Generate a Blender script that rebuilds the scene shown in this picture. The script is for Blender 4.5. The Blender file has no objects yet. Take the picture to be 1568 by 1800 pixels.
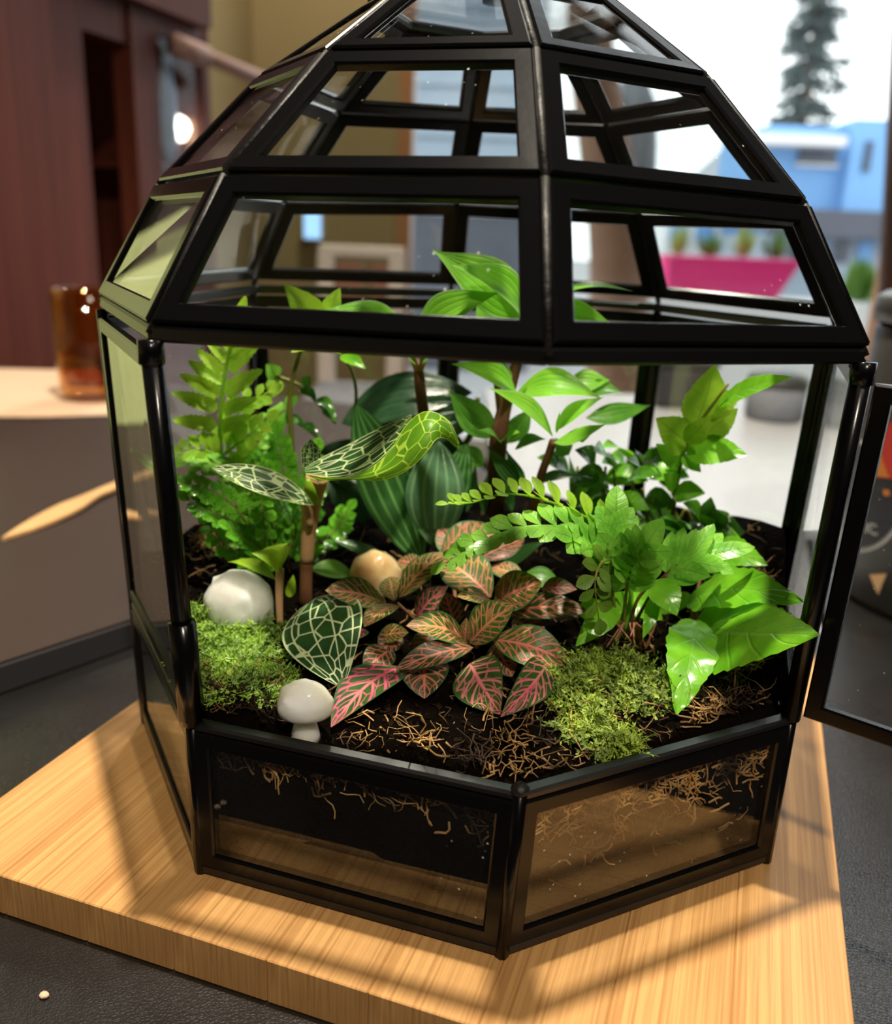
import bpy, bmesh, math, random
import numpy as np
from mathutils import Vector, Matrix
random.seed(7); rng = np.random.RandomState(7)
SC = bpy.context.scene
COL = SC.collection
PI = math.pi

# ------------------------------------------------------------------ camera
FPX = 1582.4724                       # focal length in pixels of the 1568x1800 frame
PITCH, ROLL, YAW = 0.2972, 0.0407, 0.0158
CAM = np.array([-0.0039, -0.2742, 0.1581])
def ray(x, y):
    u = (x-784)/FPX; v = (900-y)/FPX
    cr, sr = math.cos(ROLL), math.sin(ROLL)
    xx = cr*u-sr*v; up = sr*u+cr*v
    cp, sp = math.cos(PITCH), math.sin(PITCH)
    yy = cp+sp*up; z = -sp+cp*up
    c, s = math.cos(YAW), math.sin(YAW)
    return np.array([c*xx-s*yy, s*xx+c*yy, z])
def P(x, y, Y):                       # where the sight line of a photo pixel meets the plane world-y = Y
    d = ray(x, y); return CAM+d*(Y-CAM[1])/d[1]
def PZ(x, y, Z):
    d = ray(x, y); return CAM+d*(Z-CAM[2])/d[2]
_F = ray(784, 900); _R = ray(784+FPX, 900)-_F; _U = ray(784, 900-FPX)-_F
def depth(p): return float(np.dot(np.asarray(p)-CAM, _F))
cd = bpy.data.cameras.new('camera'); cam = bpy.data.objects.new('camera', cd); COL.objects.link(cam)
cam.matrix_world = Matrix(((_R[0], _U[0], -_F[0], CAM[0]), (_R[1], _U[1], -_F[1], CAM[1]), (_R[2], _U[2], -_F[2], CAM[2]), (0, 0, 0, 1)))
cd.sensor_fit = 'HORIZONTAL'; cd.sensor_width = 36.0; cd.lens = 36.0*FPX/1568
cd.clip_start = 0.01; cd.clip_end = 300
cd.dof.use_dof = True; cd.dof.focus_distance = 0.218; cd.dof.aperture_fstop = 13.5
SC.camera = cam

# ------------------------------------------------------------------ sky, lamps, exposure
SKY = 2.6
w = bpy.data.worlds.new('overcast_sky'); SC.world = w; w.use_nodes = True
bg = w.node_tree.nodes['Background']; bg.inputs[0].default_value = (0.93, 0.97, 1.0, 1); bg.inputs[1].default_value = SKY
def light(name, kind, loc, energy, color, size, rot=(0, 0, 0)):
    l = bpy.data.lights.new(name, kind); l.energy = energy; l.color = color
    if kind == 'AREA': l.shape = 'DISK'; l.size = size
    else: l.shadow_soft_size = size
    o = bpy.data.objects.new(name, l); COL.objects.link(o); o.location = loc; o.rotation_euler = rot
    return o
def shaded(name, loc, energy, aim, size=0.02, cone=115):
    o = light(name, 'SPOT', loc, energy, (1.0, 0.885, 0.72), size)
    o.data.spot_size = math.radians(cone); o.data.spot_blend = 0.5
    o.rotation_euler = (Vector(aim)-Vector(loc)).to_track_quat('-Z', 'Y').to_euler(); return o
shaded('pendant_lamp_light', (-0.01, 0.01, 1.25), 112, (-0.01, 0.01, 0))          # shaded pendant right above the terrarium
shaded('front_pendant_light', (0.30, -1.05, 1.30), 62, (0.10, -0.5, 0), 0.04)  # lamp behind the viewer, added for brighter leaves; board's front edge suggests frontal light
shaded('back_fill_light', (-0.15, 1.55, 1.45), 48, (-0.35, 1.85, 0), 0.04, 150)   # unseen lamp added to brighten the olive wall and chair     
light('ceiling_fill_light', 'AREA', (1.4, -1.2, 2.70), 10, (1.0, 0.82, 0.62), 0.5)  # dim unseen fill added to brighten the room and cabinet front
vs = SC.view_settings; vs.view_transform = 'Standard'; vs.look = 'None'; vs.exposure = 0.0; vs.gamma = 1.0
try: vs.use_curve_mapping = False
except Exception: pass
cy = SC.cycles
cy.use_denoising = True
cy.max_bounces = 12; cy.transparent_max_bounces = 40; cy.glossy_bounces = 5; cy.diffuse_bounces = 4; cy.transmission_bounces = 6
cy.caustics_reflective = False; cy.caustics_refractive = False
cy.sample_clamp_indirect = 6.0

# ------------------------------------------------------------------ materials
class N:
    def __init__(s, name):
        s.m = bpy.data.materials.new(name); s.m.use_nodes = True
        s.t = s.m.node_tree; s.t.nodes.clear(); s.out = s.t.nodes.new('ShaderNodeOutputMaterial')
    def n(s, typ, **kw):
        nd = s.t.nodes.new('ShaderNode'+typ)
        for k, v in kw.items(): setattr(nd, k, v)
        return nd
    def l(s, a, b): s.t.links.new(a, b)
    def set(s, sock, v):
        if isinstance(v, bpy.types.NodeSocket): s.l(v, sock)
        elif isinstance(v, (tuple, list)) and len(v) == 3 and sock.type == 'RGBA': sock.default_value = (*v, 1)
        else: sock.default_value = v
    def math(s, op, a, b=0.0, c=0.0, clamp=False):
        nd = s.n('Math', operation=op, use_clamp=clamp)
        s.set(nd.inputs[0], a); s.set(nd.inputs[1], b); s.set(nd.inputs[2], c); return nd.outputs[0]
    def mix(s, f, a, b, blend='MIX'):
        nd = s.n('Mix', data_type='RGBA', blend_type=blend)
        s.set(nd.inputs[0], f); s.set(nd.inputs[6], a); s.set(nd.inputs[7], b); return nd.outputs[2]
    def noise(s, vec, scale, detail=2.0, rough=0.5, dist=0.0):
        nd = s.n('TexNoise'); 
        if vec is not None: s.l(vec, nd.inputs['Vector'])
        nd.inputs['Scale'].default_value = scale; nd.inputs['Detail'].default_value = detail
        nd.inputs['Roughness'].default_value = rough; nd.inputs['Distortion'].default_value = dist
        return nd.outputs['Fac']
    def vor(s, vec, scale, feature='F1', rnd=1.0):
        nd = s.n('TexVoronoi', feature=feature)
        if vec is not None: s.l(vec, nd.inputs['Vector'])
        nd.inputs['Scale'].default_value = scale; nd.inputs['Randomness'].default_value = rnd
        return nd.outputs['Distance']
    def ramp(s, f, lo, hi, a=0.0, b=1.0):
        nd = s.n('MapRange', interpolation_type='SMOOTHSTEP')
        s.set(nd.inputs[0], f); nd.inputs[1].default_value = lo; nd.inputs[2].default_value = hi
        nd.inputs[3].default_value = a; nd.inputs[4].default_value = b; return nd.outputs[0]
    def obj(s): return s.n('TexCoord').outputs['Object']
    def uv(s): return s.n('TexCoord').outputs['UV']
    def mapv(s, vec, scale, rot=(0, 0, 0), loc=(0, 0, 0)):
        nd = s.n('Mapping'); s.l(vec, nd.inputs[0]); nd.inputs['Scale'].default_value = scale
        nd.inputs['Rotation'].default_value = rot; nd.inputs['Location'].default_value = loc; return nd.outputs[0]
    def bump(s, h, strength, dist=0.001):
        nd = s.n('Bump'); s.l(h, nd.inputs['Height']); nd.inputs['Strength'].default_value = strength; nd.inputs['Distance'].default_value = dist
        return nd.outputs[0]
    def bsdf(s, col, rough=0.5, spec=0.5, metal=0.0, normal=None, coat=0.0, emit=None, estr=0.0):
        b = s.n('BsdfPrincipled'); s.set(b.inputs['Base Color'], col); s.set(b.inputs['Roughness'], rough)
        b.inputs['Specular IOR Level'].default_value = spec; b.inputs['Metallic'].default_value = metal
        b.inputs['Coat Weight'].default_value = coat
        if normal is not None: s.l(normal, b.inputs['Normal'])
        if emit is not None:
            s.set(b.inputs['Emission Color'], emit); b.inputs['Emission Strength'].default_value = estr
        return b.outputs[0]
    def done(s, sh): s.l(sh, s.out.inputs[0]); return s.m

def simple(name, col, rough=0.5, spec=0.5, var=0.0, scale=20.0, bump=0.0, bscale=60.0, bdist=0.001, metal=0.0):
    k = N(name); c = col; nrm = None; o = k.obj()
    if var:
        f = k.noise(o, scale, 4)
        c = k.mix(f, tuple(x*(1-var) for x in col), tuple(min(1, x*(1+var)) for x in col))
    if bump: nrm = k.bump(k.noise(o, bscale, 4), bump, bdist)
    return k.done(k.bsdf(c, rough, spec, metal, nrm))

def glass_mat(name, tint=(0.97, 0.985, 0.98), f0=0.05, dust=True, gloss=1.0, rough=0.0):
    k = N(name)
    lw = k.n('LayerWeight'); lw.inputs[0].default_value = 0.5
    f = k.math('POWER', lw.outputs['Facing'], 5.0)
    f = k.math('MULTIPLY_ADD', f, 1-f0, f0)
    f = k.math('MULTIPLY', f, gloss, clamp=True)
    tr = k.n('BsdfTransparent'); k.set(tr.inputs[0], tint)
    gl = k.n('BsdfGlossy'); gl.inputs['Roughness'].default_value = rough; k.set(gl.inputs[0], (1, 1, 1))
    mx = k.n('MixShader'); k.l(f, mx.inputs[0]); k.l(tr.outputs[0], mx.inputs[1]); k.l(gl.outputs[0], mx.inputs[2])
    sh = mx.outputs[0]
    if dust:
        o = k.obj()
        d = k.ramp(k.vor(o, 260), 0.10, 0.04)
        d = k.math('MULTIPLY', d, k.ramp(k.noise(o, 30, 2), 0.52, 0.66))
        df = k.n('BsdfDiffuse'); k.set(df.inputs[0], (0.8, 0.8, 0.78))
        m2 = k.n('MixShader'); k.l(k.math('MULTIPLY', d, 0.55), m2.inputs[0]); k.l(sh, m2.inputs[1]); k.l(df.outputs[0], m2.inputs[2]); sh = m2.outputs[0]
    return k.done(sh)

def leaf_mat(name, dark, light_, pattern='plain', vein=(0.5, 0.7, 0.3), vein2=None, transl=0.35, rough=0.32, tcol=None, edge=None, nside=7, bstr=0.35, spec=0.5, cells=None):
    k = N(name)
    uvs = k.n('SeparateXYZ'); k.l(k.uv(), uvs.inputs[0]); u, v = uvs.outputs[0], uvs.outputs[1]
    rnd = k.n('ObjectInfo').outputs['Random']
    c = k.math('ABSOLUTE', k.math('MULTIPLY_ADD', v, 2.0, -1.0))
    obj = k.obj()
    base = k.mix(k.ramp(k.noise(obj, 160, 3), 0.3, 0.7), dark, light_)
    base = k.mix(k.math('MULTIPLY', rnd, 0.35), base, tuple(x*0.75 for x in light_))
    mid = k.ramp(c, 0.07, 0.025)
    if pattern == 'plain':
        s = k.math('ADD', k.math('MULTIPLY', u, nside), k.math('MULTIPLY', c, -nside*0.22))
        s = k.math('ABSOLUTE', k.math('SUBTRACT', k.math('FRACT', s), 0.5))
        side = k.ramp(s, 0.10, 0.0)
        m = k.math('MAXIMUM', k.math('MULTIPLY', side, 0.22), k.math('MULTIPLY', mid, 0.6))
        h = k.math('MULTIPLY', k.math('ADD', side, mid), -1.0)
    elif pattern == 'stripe':
        s = k.math('ABSOLUTE', k.math('SUBTRACT', k.math('FRACT', k.math('MULTIPLY', v, nside)), 0.5))
        side = k.ramp(s, 0.22, 0.05)
        m = k.math('MAXIMUM', k.math('MULTIPLY', side, 0.85), mid)
        h = k.math('MULTIPLY', side, -1.0)
    elif pattern in ('fitt', 'reti'):
        cmb = k.n('CombineXYZ')
        a, b = (7.0, 3.6) if pattern == 'fitt' else (cells or (6.6, 3.6))
        k.l(k.math('MULTIPLY', k.math('ADD', u, k.math('MULTIPLY', c, -0.22 if pattern == 'fitt' else 0.0)), a), cmb.inputs[0]); k.l(k.math('MULTIPLY', v, b), cmb.inputs[1])
        k.l(k.math('MULTIPLY', rnd, 37.0), cmb.inputs[2])
        net = k.ramp(k.vor(cmb.outputs[0], 1.0, 'DISTANCE_TO_EDGE', 0.75), 0.085 if pattern == 'fitt' else 0.065, 0.03 if pattern == 'fitt' else 0.025)
        if pattern == 'fitt':
            s = k.math('ADD', k.math('MULTIPLY', u, nside), k.math('MULTIPLY', c, -nside*0.30))
            s = k.math('ABSOLUTE', k.math('SUBTRACT', k.math('FRACT', s), 0.5))
            side = k.ramp(s, 0.17, 0.06)
            m = k.math('MAXIMUM', k.math('MULTIPLY', net, 0.6), k.math('MULTIPLY', side, 0.9))
            m = k.math('MAXIMUM', m, k.ramp(c, 0.10, 0.04))
            m = k.math('MULTIPLY', m, k.ramp(c, 0.97, 0.84))
        else:
            q = k.math('ABSOLUTE', k.math('SUBTRACT', k.math('FRACT', k.math('MULTIPLY', v, 4.0)), 0.5))
            m = k.math('MULTIPLY', net, 0.9)
            if not cells: m = k.math('MAXIMUM', m, k.ramp(q, 0.06, 0.025))
            m = k.math('MAXIMUM', m, k.ramp(c, 0.93, 0.98))
        h = m
    vc = vein
    if vein2 is not None: vc = k.mix(k.ramp(k.noise(obj, 55, 1), 0.42, 0.58), vein, vein2)
    col = k.mix(m, base, vc)
    if edge is not None: col = k.mix(k.ramp(c, 0.86, 0.97), col, edge)
    nrm = k.bump(k.math('ADD', h, k.math('MULTIPLY', k.noise(obj, 420, 2), 0.6)), bstr, 0.0006)
    p = k.bsdf(col, rough, spec, 0.0, nrm)
    tl = k.n('BsdfTranslucent'); k.set(tl.inputs[0], k.mix(0.5, col, tcol) if tcol else col)
    mx = k.n('MixShader'); mx.inputs[0].default_value = transl; k.l(p, mx.inputs[1]); k.l(tl.outputs[0], mx.inputs[2])
    return k.done(mx.outputs[0])

def wood_mat(name, dark, light_, axis=0, scale=1.0, rough=0.4, spec=0.5, var=0.18, fine=900, along=12, bump=0.08, zs=None):
    k = N(name); o = k.obj()
    s = [fine*scale]*3; s[axis] = along*scale
    if zs: s[2] = zs
    g = k.noise(k.mapv(o, tuple(s)), 1.0, 3, 0.6)
    s2 = [60*scale]*3; s2[axis] = 4*scale
    g2 = k.noise(k.mapv(o, tuple(s2)), 1.0, 2)
    c = k.mix(k.ramp(g, 0.25, 0.75), dark, light_)
    c = k.mix(k.math('MULTIPLY', k.ramp(g2, 0.3, 0.7), 0.45), c, tuple(x*0.8 for x in dark))
    r = k.n('ObjectInfo').outputs['Random']
    c = k.mix(k.math('MULTIPLY', r, var), c, tuple(x*0.62 for x in light_))
    return k.done(k.bsdf(c, rough, spec, 0.0, k.bump(g, bump, 0.0004)))

M = {}
M['black_metal'] = simple('black_metal', (0.0025, 0.0025, 0.003), 0.20, 0.28, bump=0.05, bscale=300, bdist=0.0004)
M['bar_metal'] = simple('glossy_black_bar', (0.004, 0.004, 0.005), 0.30, 0.75, bump=0.04, bscale=300, bdist=0.0004)
M['solder'] = simple('black_solder', (0.012, 0.011, 0.010), 0.5, 0.35, bump=0.6, bscale=420, bdist=0.0008)
M['pane'] = glass_mat('clear_pane', f0=0.05)
M['door_pane'] = glass_mat('dusty_pane', f0=0.05)
M['window_glass'] = glass_mat('window_glass', f0=0.03, dust=False)
M['bamboo'] = wood_mat('bamboo', (0.40, 0.195, 0.062), (0.66, 0.375, 0.140), axis=1, zs=40, rough=0.40, var=0.16, fine=1500, along=16)
k = N('black_leather'); o = k.obj()
h = k.vor(k.mapv(o, (1, 1, 1)), 1100, 'DISTANCE_TO_EDGE'); h2 = k.noise(o, 1500, 3)
M['leather'] = k.done(k.bsdf(k.mix(k.noise(o, 9, 3), (0.006, 0.0055, 0.0055), (0.012, 0.0105, 0.010)), k.ramp(k.noise(o, 20, 3), 0.3, 0.7, 0.24, 0.34), 0.85, 0, k.bump(k.math('ADD', k.ramp(h, 0.0, 0.25), k.math('MULTIPLY', h2, 0.5)), 0.16, 0.0004)))
M['brown_table'] = simple('brown_laminate', (0.030, 0.0175, 0.0135), 0.55, 0.3, var=0.12, scale=8, bump=0.05, bscale=500)
M['grey_edge'] = simple('charcoal_edge_band', (0.030, 0.030, 0.032), 0.45, 0.4)
M['soil'] = simple('dark_soil', (0.0028, 0.0016, 0.0010), 0.95, 0.03, var=0.6, scale=180, bump=1.0, bscale=500, bdist=0.002)
k = N('soil_fibre'); r = k.n('ObjectInfo').outputs['Random']; o = k.obj()
M['fibre'] = k.done(k.bsdf(k.mix(k.ramp(k.noise(o, 75, 2), 0.40, 0.62), (0.03, 0.014, 0.006), (0.55, 0.32, 0.12)), 0.6, 0.3))
M['fibre_dark'] = simple('bark_crumb', (0.009, 0.0045, 0.0024), 0.9, 0.08, var=0.85, scale=260)
M['moss'] = leaf_mat('moss_green', (0.07, 0.11, 0.006), (0.391, 0.529, 0.023), transl=0.15, rough=0.6, tcol=(0.6, 0.8, 0.05))
M['moss_bright'] = leaf_mat('moss_bright', (0.06, 0.15, 0.005), (0.32, 0.54, 0.02), transl=0.15, rough=0.5, tcol=(0.5, 0.85, 0.04))
M['fern_lime'] = leaf_mat('fern_lime', (0.290, 0.609, 0.029), (0.522, 0.850, 0.072), vein=(0.20, 0.38, 0.02), transl=0.42, tcol=(0.6, 0.9, 0.05), rough=0.38, nside=6)
M['fern_green'] = leaf_mat('fern_green', (0.165, 0.495, 0.045), (0.375, 0.780, 0.105), vein=(0.10, 0.26, 0.02), transl=0.36, tcol=(0.4, 0.85, 0.08), rough=0.28, nside=6)
M['fern_olive'] = leaf_mat('fern_olive', (0.104, 0.221, 0.026), (0.195, 0.351, 0.039), vein=(0.05, 0.12, 0.01), transl=0.3, tcol=(0.3, 0.5, 0.05), rough=0.4)
M['bush_green'] = leaf_mat('bush_green', (0.105, 0.405, 0.022), (0.240, 0.660, 0.045), vein=(0.06, 0.2, 0.01), transl=0.3, tcol=(0.3, 0.8, 0.05), rough=0.16, nside=5, bstr=0.9, spec=0.7)
M['holly'] = leaf_mat('broad_green', (0.145, 0.493, 0.014), (0.275, 0.696, 0.036), vein=(0.26, 0.60, 0.07), transl=0.38, tcol=(0.35, 0.9, 0.03), rough=0.26, nside=5, bstr=0.3, spec=0.6)
M['holly_dark'] = leaf_mat('glossy_dark_green', (0.034, 0.135, 0.011), (0.081, 0.257, 0.020), vein=(0.05, 0.14, 0.02), transl=0.25, tcol=(0.15, 0.5, 0.03), rough=0.14, nside=5, spec=0.8)
M['shrub'] = leaf_mat('striped_lime', (0.189, 0.580, 0.022), (0.319, 0.797, 0.043), 'stripe', vein=(0.33, 0.66, 0.10), transl=0.42, tcol=(0.4, 0.95, 0.05), rough=0.36, nside=7, edge=(0.50, 0.80, 0.28))  # pale edge colour paints the rim highlight along each leaf
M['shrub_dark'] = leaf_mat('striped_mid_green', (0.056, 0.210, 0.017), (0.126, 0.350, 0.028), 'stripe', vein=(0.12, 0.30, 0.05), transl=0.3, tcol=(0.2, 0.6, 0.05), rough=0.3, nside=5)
M['strap'] = leaf_mat('pinstripe_dark', (0.021, 0.086, 0.018), (0.046, 0.149, 0.034), 'stripe', vein=(0.16, 0.38, 0.10), transl=0.22, tcol=(0.1, 0.4, 0.05), rough=0.26, nside=5)
M['strap_sheen'] = leaf_mat('pinstripe_sheen', (0.09, 0.23, 0.11), (0.16, 0.34, 0.18), 'stripe', vein=(0.30, 0.52, 0.26), transl=0.2, tcol=(0.2, 0.5, 0.1), rough=0.28, nside=5)  # paler copy of strap, the leaf's sheen put into its colour
M['backleaf'] = leaf_mat('deep_green', (0.012, 0.045, 0.018), (0.03, 0.085, 0.035), 'stripe', vein=(0.03, 0.08, 0.035), transl=0.15, rough=0.3, nside=4)
M['fitt'] = leaf_mat('pink_veined', (0.046, 0.111, 0.016), (0.091, 0.195, 0.026), 'fitt', vein=(0.82, 0.36, 0.16), vein2=(0.84, 0.24, 0.19), transl=0.2, rough=0.4, spec=0.3, edge=(0.07, 0.19, 0.05), nside=8)
M['fitt_pink'] = leaf_mat('hot_pink_veined', (0.024, 0.060, 0.014), (0.054, 0.120, 0.022), 'fitt', vein=(0.84, 0.10, 0.23), vein2=(0.80, 0.24, 0.25), transl=0.16, rough=0.42, spec=0.3, edge=(0.035, 0.10, 0.02), nside=6)
M['fitt_dark'] = leaf_mat('rust_veined', (0.014, 0.026, 0.007), (0.036, 0.060, 0.012), 'fitt', vein=(0.55, 0.17, 0.10), transl=0.15, rough=0.4, edge=(0.03, 0.08, 0.015), nside=6)
M['jewel'] = leaf_mat('jewel_netted', (0.010, 0.045, 0.012), (0.03, 0.10, 0.02), 'reti', vein=(0.62, 0.80, 0.32), vein2=(0.72, 0.82, 0.46), transl=0.2, rough=0.46, spec=0.3)
M['jewel_lime'] = leaf_mat('jewel_netted_lime', (0.09, 0.27, 0.012), (0.15, 0.38, 0.02), 'reti', vein=(0.56, 0.80, 0.08), transl=0.35, tcol=(0.6, 0.9, 0.05), rough=0.36, cells=(9.0, 3.4), spec=0.35)
M['sprout'] = leaf_mat('sprout_lime', (0.312, 0.546, 0.019), (0.468, 0.754, 0.039), vein=(0.3, 0.5, 0.05), transl=0.4, tcol=(0.6, 0.9, 0.05), rough=0.35)
M['tan_stem'] = simple('tan_stem', (0.66, 0.38, 0.19), 0.45, 0.4, var=0.25, scale=90)
M['russet_stem'] = simple('russet_stem', (0.30, 0.13, 0.065), 0.5, 0.4, var=0.3, scale=90)
M['brown_stem'] = simple('brown_stem', (0.17, 0.068, 0.038), 0.5, 0.4, var=0.4, scale=120)
M['olive_stem'] = simple('olive_stem', (0.20, 0.20, 0.03), 0.5, 0.4, var=0.3, scale=120)
def stone(name, a, b, sss):
    k = N(name); o = k.obj()
    bs = k.n('BsdfPrincipled'); k.set(bs.inputs['Base Color'], k.mix(k.ramp(k.noise(o, 70, 4), 0.35, 0.68), a, b))
    bs.inputs['Roughness'].default_value = 0.18; bs.inputs['Subsurface Weight'].default_value = 1.0
    bs.inputs['Subsurface Radius'].default_value = sss; bs.inputs['Subsurface Scale'].default_value = 0.006
    bs.inputs['Specular IOR Level'].default_value = 0.6
    k.l(k.bump(k.noise(o, 210, 3), 0.35, 0.0015), bs.inputs['Normal'])
    return k.done(bs.outputs[0])
M['milky'] = stone('milky_quartz', (0.74, 0.74, 0.68), (0.90, 0.91, 0.88), (1, 1, 0.95))
M['milky_warm'] = stone('milky_yellow_quartz', (0.88, 0.90, 0.90), (0.92, 0.88, 0.62), (1, 1, 0.8))
M['amber'] = stone('amber_quartz', (0.66, 0.44, 0.20), (0.80, 0.62, 0.36), (1, 0.7, 0.4))

# ------------------------------------------------------------------ mesh helpers
ROOT = {}
def tag(o, label, cat=None, group=None, kind=None):
    if label: o['label'] = label
    if cat: o['category'] = cat
    if group: o['group'] = group
    if kind: o['kind'] = kind
    return o
def empty(name, loc, label, cat, group=None):
    o = bpy.data.objects.new(name, None); COL.objects.link(o); o.location = [float(x) for x in loc]; o.empty_display_size = 0.01
    ROOT[o] = np.array(loc, float); return tag(o, label, cat, group)
def mk(name, verts, faces, mat, parent=None, uv=None, smooth=True, label=None, origin=None):
    """verts in world coordinates; one mesh object"""
    verts = np.asarray(verts, float)
    if parent is not None: off = ROOT[parent]
    elif origin is not None: off = np.array(origin, float)
    else:
        off = (verts.min(0)+verts.max(0))/2; off[2] = verts[:, 2].min()
    me = bpy.data.meshes.new(name)
    me.from_pydata([tuple(x) for x in (verts-off)], [], faces)
    if uv is not None:
        ul = me.uv_layers.new(name='UVMap')
        idx = np.zeros(len(me.loops), dtype=np.int32); me.loops.foreach_get('vertex_index', idx)
        ul.data.foreach_set('uv', np.asarray(uv, np.float32)[idx].ravel())
    if smooth: me.polygons.foreach_set('use_smooth', [True]*len(me.polygons))
    me.materials.append(M[mat] if isinstance(mat, str) else mat)
    o = bpy.data.objects.new(name, me); COL.objects.link(o)
    ROOT[o] = off
    if parent is not None: o.parent = parent
    else: o.location = off
    if label: o['label'] = label
    return o
def nz(a):
    a = np.asarray(a, float); return a/(np.linalg.norm(a)+1e-12)
class MB:
    def __init__(s): s.v = []; s.f = []
    def add(s, v, f):
        b = len(s.v); s.v += [tuple(map(float, x)) for x in v]; s.f += [tuple(b+i for i in q) for q in f]; return s
    def box(s, c, size, ax=None, bev=0.0):
        """box of given centre and full sizes along axes ax; with chamfered edges when bev"""
        c = np.array(c, float); ax = np.eye(3) if ax is None else np.array(ax, float); h = np.array(size, float)/2
        if not bev:
            v = [c+ax.T@(h*np.array(q)) for q in ((-1,-1,-1),(1,-1,-1),(1,1,-1),(-1,1,-1),(-1,-1,1),(1,-1,1),(1,1,1),(-1,1,1))]
            return s.add(v, [(0,3,2,1),(4,5,6,7),(0,1,5,4),(1,2,6,5),(2,3,7,6),(3,0,4,7)])
        b = min(bev, min(h)*0.9); v = []; f = []
        def ring(x, y, z): return [(-x,-y,z),(x,-y,z),(x,y,z),(-x,y,z)]
        # 24-vertex chamfered box: three scaled boxes
        pts = {}
        for sx in (-1,1):
            for sy in (-1,1):
                for sz in (-1,1):
                    for a in range(3):
                        q = np.array([sx,sy,sz])*(h-b); q[a] = (sx,sy,sz)[a]*h[a]
                        pts[(sx,sy,sz,a)] = len(v); v.append(c+ax.T@q)
        for a in range(3):
            o1, o2 = (a+1)%3, (a+2)%3
            for sg in (-1,1):
                q = []
                for p1,p2 in ((-1,-1),(1,-1),(1,1),(-1,1)):
                    k_ = [0,0,0]; k_[a] = sg; k_[o1] = p1; k_[o2] = p2; q.append(pts[(*k_,a)])
                f.append(q if sg > 0 else q[::-1])
        for a in range(3):          # edges along axis a
            o1, o2 = (a+1)%3, (a+2)%3
            for p1 in (-1,1):
                for p2 in (-1,1):
                    def g(sa, w_):
                        k_ = [0,0,0]; k_[a] = sa; k_[o1] = p1; k_[o2] = p2; return pts[(*k_,w_)]
                    q = [g(-1,o1), g(1,o1), g(1,o2), g(-1,o2)]
                    f.append(q if p1*p2 < 0 else q[::-1])
        for sx in (-1,1):
            for sy in (-1,1):
                for sz in (-1,1):
                    q = [pts[(sx,sy,sz,i)] for i in range(3)]
                    f.append(q if sx*sy*sz > 0 else q[::-1])
        return s.add(v, f)
    def tube(s, pts, r, n=8, cap=True):
        pts = [np.array(p, float) for p in pts]; m = len(pts)
        if not hasattr(r, '__len__'): r = [r]*m
        up = np.array([0.13, 0.31, 0.94]); b = len(s.v)
        for i, p in enumerate(pts):
            t = nz(pts[min(i+1, m-1)]-pts[max(i-1, 0)])
            x = np.cross(t, up)
            if np.linalg.norm(x) < 1e-3: x = np.cross(t, [1, 0, 0])
            x = nz(x); y = np.cross(t, x)
            for j in range(n):
                a = 2*PI*j/n; s.v.append(tuple(p+r[i]*(math.cos(a)*x+math.sin(a)*y)))
        for i in range(m-1):
            for j in range(n):
                s.f.append((b+i*n+j, b+i*n+(j+1)%n, b+(i+1)*n+(j+1)%n, b+(i+1)*n+j))
        if cap:
            s.f.append(tuple(b+j for j in range(n))[::-1]); s.f.append(tuple(b+(m-1)*n+j for j in range(n)))
        return s
    def lathe(s, prof, c, n=32, cap=False):
        b = len(s.v); c = np.array(c, float)
        for r, z in prof:
            for j in range(n):
                a = 2*PI*j/n; s.v.append((c[0]+r*math.cos(a), c[1]+r*math.sin(a), c[2]+z))
        for i in range(len(prof)-1):
            for j in range(n):
                s.f.append((b+i*n+j, b+i*n+(j+1)%n, b+(i+1)*n+(j+1)%n, b+(i+1)*n+j))
        if cap:
            s.f.append(tuple(b+j for j in range(n))[::-1]); s.f.append(tuple(b+(len(prof)-1)*n+j for j in range(n)))
        return s
    def prism(s, poly, d):
        """solid: polygon (list of 3-D points) extruded by vector d"""
        m = len(poly); poly = [np.array(p, float) for p in poly]; d = np.array(d, float)
        return s.add(poly+[p+d for p in poly], [tuple(range(m))[::-1], tuple(range(m, 2*m))]+[(i, (i+1)%m, m+(i+1)%m, m+i) for i in range(m)])
    def build(s, name, mat, parent=None, smooth=False, label=None, origin=None):
        return mk(name, s.v, s.f, mat, parent, None, smooth, label, origin)
def spline(pts, n):
    """Catmull-Rom through points"""
    p = [np.array(q, float) for q in pts]; p = [2*p[0]-p[1]]+p+[2*p[-1]-p[-2]]; out = []
    segs = len(p)-3
    for i in range(n+1):
        t = i/n*segs; k_ = min(int(t), segs-1); t -= k_
        a, b, c, d = p[k_:k_+4]
        out.append(0.5*((2*b)+(-a+c)*t+(2*a-5*b+4*c-d)*t*t+(-a+3*b-3*c+d)*t**3))
    return out

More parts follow.
